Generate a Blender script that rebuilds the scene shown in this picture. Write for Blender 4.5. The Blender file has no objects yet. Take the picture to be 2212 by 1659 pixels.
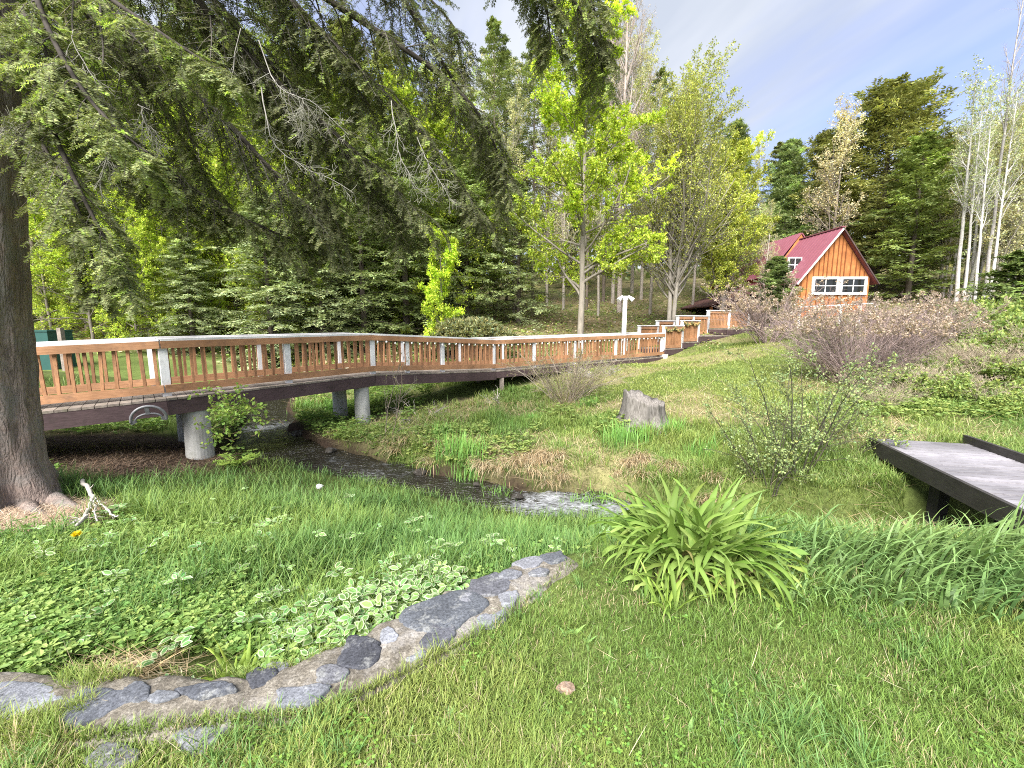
import bpy, math
import numpy as np
from mathutils import Vector
rad = math.radians
scene = bpy.context.scene
COL = scene.collection

# ------------------------------------------------------------------ camera
CAM_Z, PITCH, FPX = 1.6, rad(8.0), 928.0        # FPX: focal length in units of a 2212 px wide picture
cam_data = bpy.data.cameras.new("camera")
cam_data.sensor_width = 36.0
cam_data.lens = 36.0 * FPX / 2212.0
cam_data.clip_start, cam_data.clip_end = 0.05, 2000.0
cam = bpy.data.objects.new("camera", cam_data)
cam.location = (0, 0, CAM_Z)
cam.rotation_euler = (rad(90) - PITCH, 0, 0)
COL.objects.link(cam)
scene.camera = cam

# ------------------------------------------------------------------ light
SUN_ELEV, SUN_AZ = rad(44), rad(202)              # azimuth clockwise from +Y (north): behind and left of the viewer
scene.view_settings.view_transform = 'Standard'
scene.view_settings.look = 'None'
scene.view_settings.gamma = 1.0
scene.view_settings.exposure = 2.15
scene.cycles.use_denoising = False
scene.cycles.pixel_filter_type = 'BLACKMAN_HARRIS'
scene.cycles.filter_width = 1.05
scene.cycles.max_bounces = 6
scene.cycles.diffuse_bounces = 4
scene.cycles.glossy_bounces = 2
scene.cycles.transmission_bounces = 4
scene.cycles.transparent_max_bounces = 4
sun_data = bpy.data.lights.new("sun", 'SUN')
sun_data.energy = 2.8
sun_data.angle = rad(40)
sun_data.color = (1.0, 0.96, 0.9)
sun = bpy.data.objects.new("sun", sun_data)
sdir = Vector((math.sin(SUN_AZ) * math.cos(SUN_ELEV), math.cos(SUN_AZ) * math.cos(SUN_ELEV), math.sin(SUN_ELEV)))
sun.rotation_euler = sdir.to_track_quat('Z', 'Y').to_euler()
COL.objects.link(sun)

world = bpy.data.worlds.new("World")
scene.world = world
world.use_nodes = True
wt = world.node_tree
wt.nodes.clear()
def wn(t, **k):
    n = wt.nodes.new(t)
    for a, b in k.items(): setattr(n, a, b)
    return n
sky = wn('ShaderNodeTexSky', sky_type='NISHITA', sun_disc=False)
sky.sun_elevation, sky.sun_rotation = SUN_ELEV, SUN_AZ
sky.air_density, sky.dust_density, sky.ozone_density = 1.0, 0.6, 2.5
tc = wn('ShaderNodeTexCoord')
sep = wn('ShaderNodeSeparateXYZ'); wt.links.new(tc.outputs['Generated'], sep.inputs[0])
den = wn('ShaderNodeMath', operation='ADD'); wt.links.new(sep.outputs['Z'], den.inputs[0]); den.inputs[1].default_value = 0.22
den2 = wn('ShaderNodeMath', operation='MAXIMUM'); wt.links.new(den.outputs[0], den2.inputs[0]); den2.inputs[1].default_value = 0.05
dx = wn('ShaderNodeMath', operation='DIVIDE'); wt.links.new(sep.outputs['X'], dx.inputs[0]); wt.links.new(den2.outputs[0], dx.inputs[1])
dy = wn('ShaderNodeMath', operation='DIVIDE'); wt.links.new(sep.outputs['Y'], dy.inputs[0]); wt.links.new(den2.outputs[0], dy.inputs[1])
cmb = wn('ShaderNodeCombineXYZ'); wt.links.new(dx.outputs[0], cmb.inputs[0]); wt.links.new(dy.outputs[0], cmb.inputs[1])
mr = wn('ShaderNodeMapping'); wt.links.new(cmb.outputs[0], mr.inputs[0]); mr.inputs['Rotation'].default_value = (0, 0, rad(-112))
mp = wn('ShaderNodeMapping'); wt.links.new(mr.outputs[0], mp.inputs[0])
mp.inputs['Scale'].default_value = (0.40, 1.35, 1)
mp.inputs['Location'].default_value = (9.0, 2.2, 0)
nz = wn('ShaderNodeTexNoise'); wt.links.new(mp.outputs[0], nz.inputs['Vector'])
nz.inputs['Scale'].default_value = 1.1; nz.inputs['Detail'].default_value = 5; nz.inputs['Roughness'].default_value = 0.52
nz.inputs['Distortion'].default_value = 0.5
ramp = wn('ShaderNodeValToRGB'); wt.links.new(nz.outputs['Fac'], ramp.inputs[0])
ramp.color_ramp.elements[0].position = 0.34; ramp.color_ramp.elements[0].color = (0.34, 0.34, 0.34, 1)
ramp.color_ramp.elements[1].position = 0.56; ramp.color_ramp.elements[1].color = (0.96, 0.96, 0.96, 1)
mixc = wn('ShaderNodeMix', data_type='RGBA')
wt.links.new(ramp.outputs[0], mixc.inputs['Factor'])
skm = wn('ShaderNodeMix', data_type='RGBA', blend_type='MULTIPLY'); skm.inputs['Factor'].default_value = 1
wt.links.new(sky.outputs[0], skm.inputs[6]); skm.inputs[7].default_value = (0.50, 0.47, 0.64, 1)
wt.links.new(skm.outputs[2], mixc.inputs[6])
nz2 = wn('ShaderNodeTexNoise'); wt.links.new(mp.outputs[0], nz2.inputs['Vector']); nz2.inputs['Scale'].default_value = 2.3; nz2.inputs['Detail'].default_value = 4
cr2 = wn('ShaderNodeValToRGB'); wt.links.new(nz2.outputs['Fac'], cr2.inputs[0])
cr2.color_ramp.elements[0].position = .34; cr2.color_ramp.elements[0].color = (1.30, 1.42, 1.63, 1); cr2.color_ramp.elements[1].position = .62; cr2.color_ramp.elements[1].color = (1.85, 1.92, 2.05, 1)
wt.links.new(cr2.outputs[0], mixc.inputs[7])
bg = wn('ShaderNodeBackground'); wt.links.new(mixc.outputs[2], bg.inputs['Color']); bg.inputs['Strength'].default_value = 0.12
wo = wn('ShaderNodeOutputWorld'); wt.links.new(bg.outputs[0], wo.inputs[0])

# ------------------------------------------------------------------ helpers
CP, SP = math.cos(PITCH), math.sin(PITCH)
def ray(u, v):
    a, b = (u - 1106.0) / FPX, (829.5 - v) / FPX
    return np.array([a, CP + b * SP, -SP + b * CP])
def at_depth(u, v, y):                            # where the sight line through a picture point is y metres away
    d = ray(u, v); return np.array([0, 0, CAM_Z]) + d * (y / d[1])
def at_height(u, v, z):
    d = ray(u, v); return np.array([0, 0, CAM_Z]) + d * ((z - CAM_Z) / d[2])

def on_ground(u, v, lift=0.):                      # where the sight line meets the ground
    d = ray(u, v); t_ = np.concatenate([np.linspace(.8, 12, 1200), np.linspace(12, 60, 1200)]); P = np.array([0, 0, CAM_Z]) + d * t_[:, None]
    k = np.argmax(P[:, 2] <= height(P[:, 0], P[:, 1])); p = P[k].copy(); p[2] += lift; return p
def unit(a):
    return a / np.maximum(np.linalg.norm(a, axis=-1, keepdims=True), 1e-9)

def lattice(ix, iy, seed):
    h = np.sin(ix * 127.1 + iy * 311.7 + seed * 74.7) * 43758.5453
    return h - np.floor(h)
def vnoise(x, y, scale, seed=0):                  # smooth value noise 0..1
    x = np.asarray(x) / scale; y = np.asarray(y) / scale
    ix, iy = np.floor(x), np.floor(y); fx, fy = x - ix, y - iy
    fx = fx * fx * (3 - 2 * fx); fy = fy * fy * (3 - 2 * fy)
    a, b = lattice(ix, iy, seed), lattice(ix + 1, iy, seed)
    c, d = lattice(ix, iy + 1, seed), lattice(ix + 1, iy + 1, seed)
    return (a * (1 - fx) + b * fx) * (1 - fy) + (c * (1 - fx) + d * fx) * fy
def fnoise(x, y, scale, seed=0):
    return (vnoise(x, y, scale, seed) + .5 * vnoise(x, y, scale * .5, seed + 1) + .25 * vnoise(x, y, scale * .25, seed + 2)) / 1.75
def sstep(a, b, x):
    t = np.clip((x - a) / (b - a), 0, 1); return t * t * (3 - 2 * t)

class MB:
    """collects vertices, faces and a colour per vertex; build() links them as one mesh object"""
    def __init__(s): s.v, s.c, s.f, s.n = [], [], [], 0
    def add(s, v, f, c=(1, 1, 1)):
        v = np.asarray(v, float).reshape(-1, 3); f = np.asarray(f, int)
        c = np.asarray(c, float)
        if c.ndim == 1: c = np.repeat(c[None], len(v), 0)
        s.v.append(v); s.c.append(c); s.f.append(f + s.n); s.n += len(v)
    def box(s, o, ax, ay, az, c=(1, 1, 1)):        # a centre and three half axes
        o, ax, ay, az = map(np.asarray, (o, ax, ay, az))
        v = [o + i * ax + j * ay + k * az for i in (-1, 1) for j in (-1, 1) for k in (-1, 1)]
        f = [(0, 1, 3, 2), (4, 6, 7, 5), (0, 4, 5, 1), (2, 3, 7, 6), (0, 2, 6, 4), (1, 5, 7, 3)]
        if np.dot(np.cross(ax, ay), az) < 0: f = [q[::-1] for q in f]
        s.add(v, f, c)
    def bar(s, p, q, w, h, c=(1, 1, 1), up=(0, 0, 1)):  # a beam from p to q, w wide and h high
        p, q = np.asarray(p, float), np.asarray(q, float)
        d = q - p; L = np.linalg.norm(d); d /= L
        sd = unit(np.cross(d, np.asarray(up, float))); u = np.cross(sd, d)
        s.box((p + q) / 2, d * L / 2, sd * w / 2, u * h / 2, c)
    def hexa(s, t, b, c=(1, 1, 1)):                # four top corners, four bottom corners
        s.add(list(t) + list(b), [(0, 1, 2, 3), (7, 6, 5, 4), (0, 4, 5, 1), (1, 5, 6, 2), (2, 6, 7, 3), (3, 7, 4, 0)], c)
    def tubes(s, P, R, sides=5, c=(1, 1, 1), cap=False):
        P = np.asarray(P, float); R = np.asarray(R, float)
        if P.ndim == 2: P, R = P[None], R[None]
        N, K, _ = P.shape
        T = unit(np.gradient(P, axis=1))
        ref = np.where(np.abs(T[..., 2:3]) > .9, np.array([1., 0, 0]), np.array([0, 0, 1.]))
        ref = np.repeat(ref[:, K // 2:K // 2 + 1], K, 1)
        A = unit(np.cross(T, ref)); B = np.cross(T, A)
        th = np.arange(sides) / sides * 2 * math.pi
        V = P[:, :, None] + R[:, :, None, None] * (A[:, :, None] * np.cos(th)[:, None] + B[:, :, None] * np.sin(th)[:, None])
        idx = np.arange(N * K * sides).reshape(N, K, sides)
        a, b = idx[:, :-1], idx[:, 1:]
        F = np.stack([a, np.roll(a, -1, 2), np.roll(b, -1, 2), b], -1).reshape(-1, 4)
        c = np.asarray(c, float)
        if c.ndim == 2: c = np.repeat(c, K * sides, 0)
        s.add(V.reshape(-1, 3), F, c)
        if cap:
            s.f.append(idx[:, -1].reshape(N, sides) + s.n - N * K * sides)
    def build(s, name, mat, parent=None, smooth=False):
        me = bpy.data.meshes.new(name)
        V = np.concatenate(s.v); C = np.concatenate(s.c)
        me.vertices.add(len(V)); me.vertices.foreach_set("co", V.astype(np.float32).ravel())
        fl = [f for f in s.f if f.size]
        loops = np.concatenate([f.ravel() for f in fl]).astype(np.int32)
        tot = np.concatenate([np.full(len(f), f.shape[1], np.int32) for f in fl])
        st = np.concatenate([[0], np.cumsum(tot)[:-1]]).astype(np.int32)
        me.loops.add(len(loops)); me.loops.foreach_set("vertex_index", loops)
        me.polygons.add(len(tot)); me.polygons.foreach_set("loop_start", st); me.polygons.foreach_set("loop_total", tot)
        me.polygons.foreach_set("use_smooth", np.full(len(tot), bool(smooth)))
        at = me.color_attributes.new("col", 'FLOAT_COLOR', 'POINT')
        at.data.foreach_set("color", np.concatenate([C, np.ones((len(C), 1))], 1).astype(np.float32).ravel())
        me.update(calc_edges=True)
        if mat: me.materials.append(mat)
        o = bpy.data.objects.new(name, me); COL.objects.link(o)
        if parent: o.parent = parent
        return o

def tag(o, label=None, cat=None, group=None, kind=None):
    if label: o["label"] = label
    if cat: o["category"] = cat
    if group: o["group"] = group
    if kind: o["kind"] = kind
    return o
def thing(name, loc, label, cat, group=None):
    o = bpy.data.objects.new(name, None); o.empty_display_size = .2
    o.location = loc; COL.objects.link(o)
    return tag(o, label, cat, group)
def local(root, o):                                # mesh built in world coordinates, parented to a moved Empty
    o.location = -Vector(root.location); return o
def copy_tree(o, parent=None):
    c = o.copy(); COL.objects.link(c); c.parent = parent
    for ch in list(o.children): copy_tree(ch, c)
    return c

# ------------------------------------------------------------------ materials
class NT:
    def __init__(s, name):
        s.m = bpy.data.materials.new(name); s.m.use_nodes = True; s.t = s.m.node_tree; s.t.nodes.clear()
        s.out = s.n('ShaderNodeOutputMaterial')
    def n(s, t, **k):
        x = s.t.nodes.new(t)
        for a, b in k.items(): setattr(x, a, b)
        return x
    def l(s, a, b): s.t.links.new(a, b)
    def obj(s): return s.n('ShaderNodeTexCoord').outputs['Object']
    def attr(s): return s.n('ShaderNodeAttribute', attribute_name='col').outputs['Color']
    def noise(s, scale, detail=3, rough=.55, vec=None, stretch=None):
        v = vec or s.obj()
        if stretch:
            m = s.n('ShaderNodeMapping'); s.l(v, m.inputs[0]); m.inputs['Scale'].default_value = stretch; v = m.outputs[0]
        x = s.n('ShaderNodeTexNoise'); s.l(v, x.inputs['Vector'])
        x.inputs['Scale'].default_value = scale; x.inputs['Detail'].default_value = detail; x.inputs['Roughness'].default_value = rough
        return x.outputs['Fac']
    def ramp(s, f, stops):
        r = s.n('ShaderNodeValToRGB'); s.l(f, r.inputs[0]); e = r.color_ramp.elements
        while len(e) < len(stops): e.new(.5)
        for k, (p, c) in enumerate(stops):
            e[k].position = p; e[k].color = (c, c, c, 1) if np.isscalar(c) else (*c, 1)
        return r.outputs[0]
    def mix(s, f, a, b, mode='MIX'):
        x = s.n('ShaderNodeMix', data_type='RGBA', blend_type=mode)
        for v, i in ((f, x.inputs['Factor']), (a, x.inputs[6]), (b, x.inputs[7])):
            if hasattr(v, 'is_linked'): s.l(v, i)
            else: i.default_value = v if np.isscalar(v) else (*v, 1)
        return x.outputs[2]
    def bump(s, h, dist=.01, strength=.6):
        x = s.n('ShaderNodeBump'); s.l(h, x.inputs['Height']); x.inputs['Distance'].default_value = dist; x.inputs['Strength'].default_value = strength
        return x.outputs[0]
    def bsdf(s, color, rough=.7, spec=.3, normal=None, metal=0):
        b = s.n('ShaderNodeBsdfPrincipled')
        if hasattr(color, 'is_linked'): s.l(color, b.inputs['Base Color'])
        else: b.inputs['Base Color'].default_value = (*color, 1)
        if hasattr(rough, 'is_linked'): s.l(rough, b.inputs['Roughness'])
        else: b.inputs['Roughness'].default_value = rough
        b.inputs['Specular IOR Level'].default_value = spec; b.inputs['Metallic'].default_value = metal
        if normal: s.l(normal, b.inputs['Normal'])
        return b.outputs[0]
    def done(s, sh): s.l(sh, s.out.inputs[0]); return s.m

def leaf_material(name, trans=.35, rough=.6, spec=.25, wob=.35):
    t = NT(name)
    c = t.attr()
    oi = t.n('ShaderNodeObjectInfo')
    hs = t.n('ShaderNodeHueSaturation'); t.l(c, hs.inputs['Color'])
    v = t.n('ShaderNodeMapRange'); t.l(oi.outputs['Random'], v.inputs[0]); v.inputs[3].default_value = 1 - wob * .5; v.inputs[4].default_value = 1 + wob * .5
    t.l(v.outputs[0], hs.inputs['Value'])
    tr = t.n('ShaderNodeBsdfTranslucent'); t.l(t.mix(1, hs.outputs[0], (1.15, 1.2, .7), 'MULTIPLY'), tr.inputs[0])
    ms = t.n('ShaderNodeMixShader'); ms.inputs[0].default_value = trans
    t.l(t.bsdf(hs.outputs[0], rough, spec), ms.inputs[1]); t.l(tr.outputs[0], ms.inputs[2])
    return t.done(ms.outputs[0])
M = {}
M['leaf'] = leaf_material('leaf')
M['needle'] = leaf_material('needle', .25, .6, .2)
M['grass'] = leaf_material('grass_blade', .3, .5, .3, 0)
M['straw'] = leaf_material('dry_straw', .1, .8, .1, 0)

t = NT('bark')
n1 = t.noise(9, 5, .65, stretch=(1, 1, .22)); n2 = t.noise(2.2, 3)
M['bark'] = t.done(t.bsdf(t.mix(1, t.attr(), t.mix(n2, t.ramp(n1, [(.3, .35), (.7, 1.5)]), (1.2, 1.15, 1.05)), 'MULTIPLY'), .9, .1, t.bump(n1, .03, .9)))
t = NT('plain_bark')
M['twig'] = t.done(t.bsdf(t.mix(1, t.attr(), t.ramp(t.noise(14, 3), [(.3, .7), (.7, 1.3)]), 'MULTIPLY'), .85, .1))
t = NT('hero_bark')
n0 = t.noise(4, 2)
vec = t.obj()
mpn = t.n('ShaderNodeMapping'); t.l(vec, mpn.inputs[0]); mpn.inputs['Scale'].default_value = (1, 1, .2)
mxv = t.n('ShaderNodeMix', data_type='VECTOR'); mxv.inputs['Factor'].default_value = .3; t.l(mpn.outputs[0], mxv.inputs[4])
nn = t.n('ShaderNodeTexNoise'); t.l(mpn.outputs[0], nn.inputs['Vector']); nn.inputs['Scale'].default_value = 6; t.l(nn.outputs['Color'], mxv.inputs[5])
vo = t.n('ShaderNodeTexVoronoi', feature='DISTANCE_TO_EDGE'); t.l(mxv.outputs[1], vo.inputs['Vector']); vo.inputs['Scale'].default_value = 30
rid = t.ramp(vo.outputs['Distance'], [(.0, 0.), (.22, .7), (.5, 1.)])
fine = t.noise(45, 4, .7, stretch=(1, 1, .5))
hh = t.mix(.65, rid, fine)
pl_ = t.ramp(t.noise(11, 5, .72, stretch=(1, 1, .16)), [(.40, 0.), (.56, 1.)])
rid = t.mix(.6, rid, pl_)
cc = t.mix(rid, (.15, .12, .105), t.mix(fine, (.22, .16, .13), (.50, .41, .36)))
cc = t.mix(t.ramp(n0, [(.42, 0.), (.62, .7)]), cc, (.24, .225, .205))
M['hero_bark'] = t.done(t.bsdf(cc, .92, .1, t.bump(hh, .04, .8)))

def wood(name, c1, c2, stretch=(30, 30, 30), rough=.65, spec=.25, axis_noise=3.0, dirt=None):
    t = NT(name)
    g = t.noise(axis_noise, 5, .65, stretch=stretch); w = t.noise(1.6, 3)
    c = t.mix(t.ramp(g, [(.28, 0.), (.72, 1.)]), c1, c2)
    c = t.mix(1, c, t.ramp(w, [(.3, .72), (.7, 1.22)]), 'MULTIPLY')
    c = t.mix(1, c, t.attr(), 'MULTIPLY')
    if dirt:
        c = t.mix(t.ramp(t.noise(7, 5, .7), [(.52, 0.), (.75, dirt[1])]), c, dirt[0])
    return t.done(t.bsdf(c, rough, spec, t.bump(g, .004, .5)))
M['cedar'] = wood('stained_cedar', (.28, .145, .07), (.46, .255, .14), (12, 12, 2.2), dirt=((.14, .085, .06), .6))
M['cedar_rail'] = wood('stained_cedar_rail', (.28, .14, .07), (.45, .25, .135), (2, 2, 22), dirt=((.14, .085, .06), .6))
M['deck'] = wood('weathered_deck', (.15, .125, .105), (.33, .285, .245), (6, 6, 6), .85, .15, dirt=((.09, .10, .05), .6))
M['grey_deck'] = wood('grey_decking', (.15, .14, .15), (.31, .30, .315), (1.2, 26, 26), .8, .2, dirt=((.19, .19, .19), .5))
M['fascia'] = wood('dark_brown_stain', (.058, .038, .040), (.105, .072, .074), (3, 3, 18), .7, .2, dirt=((.03, .028, .022), .5))
M['black_beam'] = wood('charcoal_stain', (.032, .029, .027), (.058, .053, .05), (3, 3, 18), .6, .3, dirt=((.08, .075, .07), .35))
M['white'] = wood('white_paint', (.66, .66, .66), (.78, .78, .79), (6, 6, 2), .55, .3, dirt=((.42, .41, .37), .55))
M['siding'] = wood('orange_board_siding', (.33, .115, .04), (.52, .215, .075), (9, 9, .9), .65, .2, dirt=((.20, .065, .025), .85))
M['stump'] = wood('weathered_stump', (.05, .045, .038), (.33, .305, .28), (22, 22, 1.3), .9, .1, dirt=((.07, .065, .045), .6))
t = NT('red_metal_roof')
M['roof'] = t.done(t.bsdf(t.mix(t.noise(2.5, 4), (.19, .055, .078), (.27, .095, .125)), .5, .5, None))
t = NT('brown_roof')
M['roof_brown'] = t.done(t.bsdf(t.mix(t.noise(5, 4), (.10, .05, .045), (.20, .10, .09)), .8, .2, None))
t = NT('window_glass')
M['glass'] = t.done(t.bsdf((.012, .014, .014), .05, .6))
t = NT('concrete')
n1 = t.noise(5, 5, .6, stretch=(1, 1, .35)); n2 = t.noise(40, 3)
c = t.mix(t.ramp(n1, [(.3, 0.), (.7, 1.)]), (.30, .29, .27), (.58, .58, .555))
c = t.mix(t.ramp(t.noise(2.5, 4), [(.55, 0.), (.75, .7)]), c, (.13, .14, .08))
M['concrete'] = t.done(t.bsdf(t.mix(1, c, t.attr(), 'MULTIPLY'), .9, .15, t.bump(n2, .004, .5)))
t = NT('green_panel')
M['green_panel'] = t.done(t.bsdf(t.mix(t.noise(6, 3), (.018, .065, .055), (.03, .10, .085)), .5, .4))
t = NT('grey_metal')
n1 = t.noise(25, 4, .65)
M['grey_metal'] = t.done(t.bsdf(t.mix(n1, (.16, .16, .165), (.36, .36, .37)), .5, .4, t.bump(n1, .002, .4), .3))

t = NT('ground')
pos = t.n('ShaderNodeNewGeometry').outputs['Position']
n1 = t.noise(18, 6, .7, pos); n2 = t.noise(1.3, 4, .6, pos); n3 = t.noise(90, 3, .7, pos)
c = t.mix(1, t.attr(), t.ramp(n1, [(.25, .55), (.75, 1.5)]), 'MULTIPLY')
c = t.mix(1, c, t.ramp(n3, [(.3, .65), (.7, 1.35)]), 'MULTIPLY')
c = t.mix(1, c, t.ramp(n2, [(.3, .8), (.7, 1.2)]), 'MULTIPLY')
M['ground'] = t.done(t.bsdf(c, .95, .1, t.bump(t.mix(.5, n1, n3), .03, .8)))

t = NT('stream_water')
pos = t.n('ShaderNodeNewGeometry').outputs['Position']
a = t.attr()
rip = t.noise(7, 4, .6, pos, (1, 2.2, 1)); fn = t.noise(17, 6, .75, pos, (.55, 1.7, 1))
sp = t.n('ShaderNodeSeparateColor'); t.l(a, sp.inputs[0])
ad = t.n('ShaderNodeMath', operation='ADD'); t.l(sp.outputs[0], ad.inputs[0]); t.l(fn, ad.inputs[1])
fo = t.ramp(ad.outputs[0], [(.70, 0.), (.98, 1.)])
wat = t.bsdf((.018, .016, .010), .07, .5, t.bump(rip, .09, .9))
foam = t.bsdf((.46, .48, .50), .5, .3, t.bump(fn, .04, .8))
ms = t.n('ShaderNodeMixShader'); t.l(fo, ms.inputs[0]); t.l(wat, ms.inputs[1]); t.l(foam, ms.inputs[2])
M['water'] = t.done(ms.outputs[0])

t = NT('wall_stone')
n1 = t.noise(5, 6, .7); n2 = t.noise(75, 6, .8); n3 = t.noise(11, 6, .75)
c = t.mix(1, t.attr(), t.ramp(n1, [(.3, .65), (.7, 1.35)]), 'MULTIPLY')
c = t.mix(t.ramp(n3, [(.53, 0.), (.64, .7)]), c, (.27, .275, .265))
c = t.mix(1, c, t.ramp(n2, [(.32, .35), (.66, 1.6)]), 'MULTIPLY')
M['stone'] = t.done(t.bsdf(c, .9, .2, t.bump(t.mix(.5, n3, n2), .012, .9)))
t = NT('wall_mortar')
n1 = t.noise(6, 5, .7); n2 = t.noise(90, 6, .85); n3 = t.noise(24, 4, .75)
c = t.mix(t.ramp(n1, [(.3, 0.), (.7, 1.)]), (.10, .088, .07), (.25, .225, .185))
c = t.mix(t.ramp(n3, [(.5, 0.), (.68, .7)]), c, (.33, .305, .26))
c = t.mix(t.ramp(t.noise(3.3, 5, .7), [(.52, 0.), (.64, .75)]), c, (.29, .275, .26))
c = t.mix(1, c, t.ramp(n2, [(.32, .3), (.66, 1.7)]), 'MULTIPLY')
M['mortar'] = t.done(t.bsdf(c, .95, .1, t.bump(t.mix(.5, n3, n2), .012, 1.0)))
t = NT('flat_colour'); M['col'] = t.done(t.bsdf(t.attr(), .6, .2))

# ------------------------------------------------------------------ terrain
STREAM_PX = [(578, 918, -.90), (590, 965, -.98), (690, 992, -1.03), (785, 1014, -1.06), (900, 1040, -1.10), (1020, 1064, -1.13), (1150, 1090, -1.17), (1290, 1094, -1.20)]
S0 = [at_height(*p) for p in STREAM_PX]
STREAM = np.array([(-14, 24, -.2), (-9.5, 17, -.55), (-7.2, 12.8, -.8)] + [tuple(p) for p in S0] + [(2.6, 5.95, -1.24), (4.2, 5.35, -1.27), (6, 4.75, -1.3), (9, 4.4, -1.35), (18, 4.5, -1.5), (40, 9, -2)])
SW = np.array([.45, .45, .5, .45, .7, .5, .40, .36, .36, .38, .38, .34, .22, .15, .2, .5, .8])
def stream_d(x, y):                               # distance to the stream's bank line, water level, place along it
    best = np.full(np.shape(x), 1e9); zw = np.zeros(np.shape(x)); pp = np.zeros(np.shape(x)); side = np.zeros(np.shape(x))
    for k in range(len(STREAM) - 1):
        a, b = STREAM[k], STREAM[k + 1]
        ex, ey = b[0] - a[0], b[1] - a[1]; L2 = ex * ex + ey * ey
        s = np.clip(((x - a[0]) * ex + (y - a[1]) * ey) / L2, 0, 1)
        d = np.hypot(x - a[0] - s * ex, y - a[1] - s * ey) - (SW[k] * (1 - s) + SW[k + 1] * s)
        m = d < best
        best = np.where(m, d, best); zw = np.where(m, a[2] * (1 - s) + b[2] * s, zw); pp = np.where(m, k + s, pp)
        side = np.where(m, np.sign(ex * (y - a[1]) - ey * (x - a[0])), side)
    return best, zw, pp, side
EX = np.array([-40, -8, -3, -1.15, -.55, 0, .42, 1.2, 2.2, 3.5, 6, 12, 40.])
EY = np.array([1.2, 1.5, 1.62, 1.66, 1.97, 2.45, 2.86, 2.95, 2.85, 2.78, 2.7, 2.6, 2.5])
def lawn_edge(x): return np.interp(x, EX, EY)
CTRL = np.array([
    (-2.2, 2.1, -.22), (-1, 2.2, -.24), (0, 3.0, -.28), (.6, 3.4, -.32), (1.5, 3.4, -.45), (3, 3.3, -.52), (5, 3.3, -.55), (9, 3.5, -.55), (-6, 2.5, -.25),
    (-6, 4.9, -.52), (-4, 4.5, -.52), (-2, 4.5, -.62), (0, 4.6, -.80), (2.2, 5.1, -.86), (3.6, 4.5, -.78), (5.4, 4.0, -.7), (3, 6.6, -.82), (4.4, 6.1, -.66), (5.3, 6.3, -.42), (-5.7, 7.5, -.76), (-7.3, 6, -.52), (-10, 5, -.4), (-10, 8, -.35),
    (-2, 6.2, -.98), (0, 5.5, -1.12), (2, 5.4, -1.1), (-3.6, 6.8, -.96), (-14, 3, -.3), (20, 4, -.3), (-5.2, 8.2, -.82),
    (-14, 16, .6), (-9, 14, -.05), (-11, 11, .05), (-7.4, 11, -.62), (-3.4, 10.6, -.80), (-2, 9, -.72), (-1, 8, -.75), (.5, 7.4, -.78), (2, 7.1, -.8),
    (2.77, 8.7, -.47), (1, 10, -.62), (-.5, 13, -.62), (2, 13, -.4), (4, 15, -.05), (6.2, 17.6, .1), (5, 11, -.08), (4, 8.4, -.5), (5.7, 7.0, -.27), (7.4, 7.1, -.22), (8, 9, -.02),
    (9, 11.5, .22), (9, 16, .75), (9, 19, .7), (11.1, 18.6, 1.15), (13, 20, 1.3), (13.5, 12, .7), (16, 9, .5), (20, 14, 1.2), (18, 22, 1.8), (14, 25, 1.8), (8, 20, .8), (2, 18, .35), (-4, 16, -.1),
    (-4, 20, .7), (-10, 20, .9), (1.2, 25, 1.85), (6, 26, 2.1), (-8, 30, 2.2), (8, 32, 3.2), (20, 35, 4.5), (-20, 30, 2.4), (30, 25, 3.2), (30, 10, 1.4), (-25, 15, .9), (-20, 6, 0),
    (70, 60, 10), (-70, 60, 7), (0, 60, 8), (90, 0, 3), (-90, 0, 1), (0, -60, 0), (60, -60, 0), (-60, -60, 0), (0, -10, 0), (-10, -3, 0), (10, -3, 0)])
def tps_phi(r2): return np.where(r2 > 0, .5 * r2 * np.log(np.maximum(r2, 1e-12)), 0)
_d2 = ((CTRL[:, None, :2] - CTRL[None, :, :2]) ** 2).sum(-1)
_n = len(CTRL)
_A = np.zeros((_n + 3, _n + 3)); _A[:_n, :_n] = tps_phi(_d2) + np.eye(_n) * .15; _A[:_n, _n] = 1; _A[:_n, _n + 1:] = CTRL[:, :2]; _A[_n:, :_n] = _A[:_n, _n:].T
_w = np.linalg.solve(_A, np.concatenate([CTRL[:, 2], np.zeros(3)]))
def height(x, y):
    x = np.asarray(x, float); y = np.asarray(y, float); sh = x.shape
    x, y = x.ravel(), y.ravel(); z = np.empty(len(x))
    for k in range(0, len(x), 40000):
        X, Y = x[k:k + 40000], y[k:k + 40000]
        cx, cy = np.clip(X, -95, 95), np.clip(Y, -65, 70)
        r2 = (cx[:, None] - CTRL[:, 0]) ** 2 + (cy[:, None] - CTRL[:, 1]) ** 2
        z[k:k + 40000] = tps_phi(r2) @ _w[:_n] + _w[_n] + _w[_n + 1] * cx + _w[_n + 2] * cy
    far = np.maximum(np.hypot(x, y) - 90, 0)
    z = z + far * .05 * sstep(0, 60, y)
    z += (fnoise(x, y, 1.4, 5) - .5) * .12 + (fnoise(x, y, .45, 9) - .5) * .05
    d, zw, pp, side = stream_d(x, y)
    bank = zw - .16 + np.where(side > 0, 2.6, 1.3) * np.maximum(d + (fnoise(x, y, .5, 3) - .5) * .2 + np.where(side > 0, (fnoise(x, y, 1.0, 8) - .62) * .9, 0), 0) + (fnoise(x, y, .25, 4) - .5) * .12
    z = np.where(d < 1.0, np.minimum(z, bank), z)
    e = lawn_edge(x)
    lawn = (fnoise(x, y, 1.2, 11) - .5) * .04
    k = sstep(0, .18, y - e + .05)
    return (lawn * (1 - k) + z * k).reshape(sh)

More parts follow.
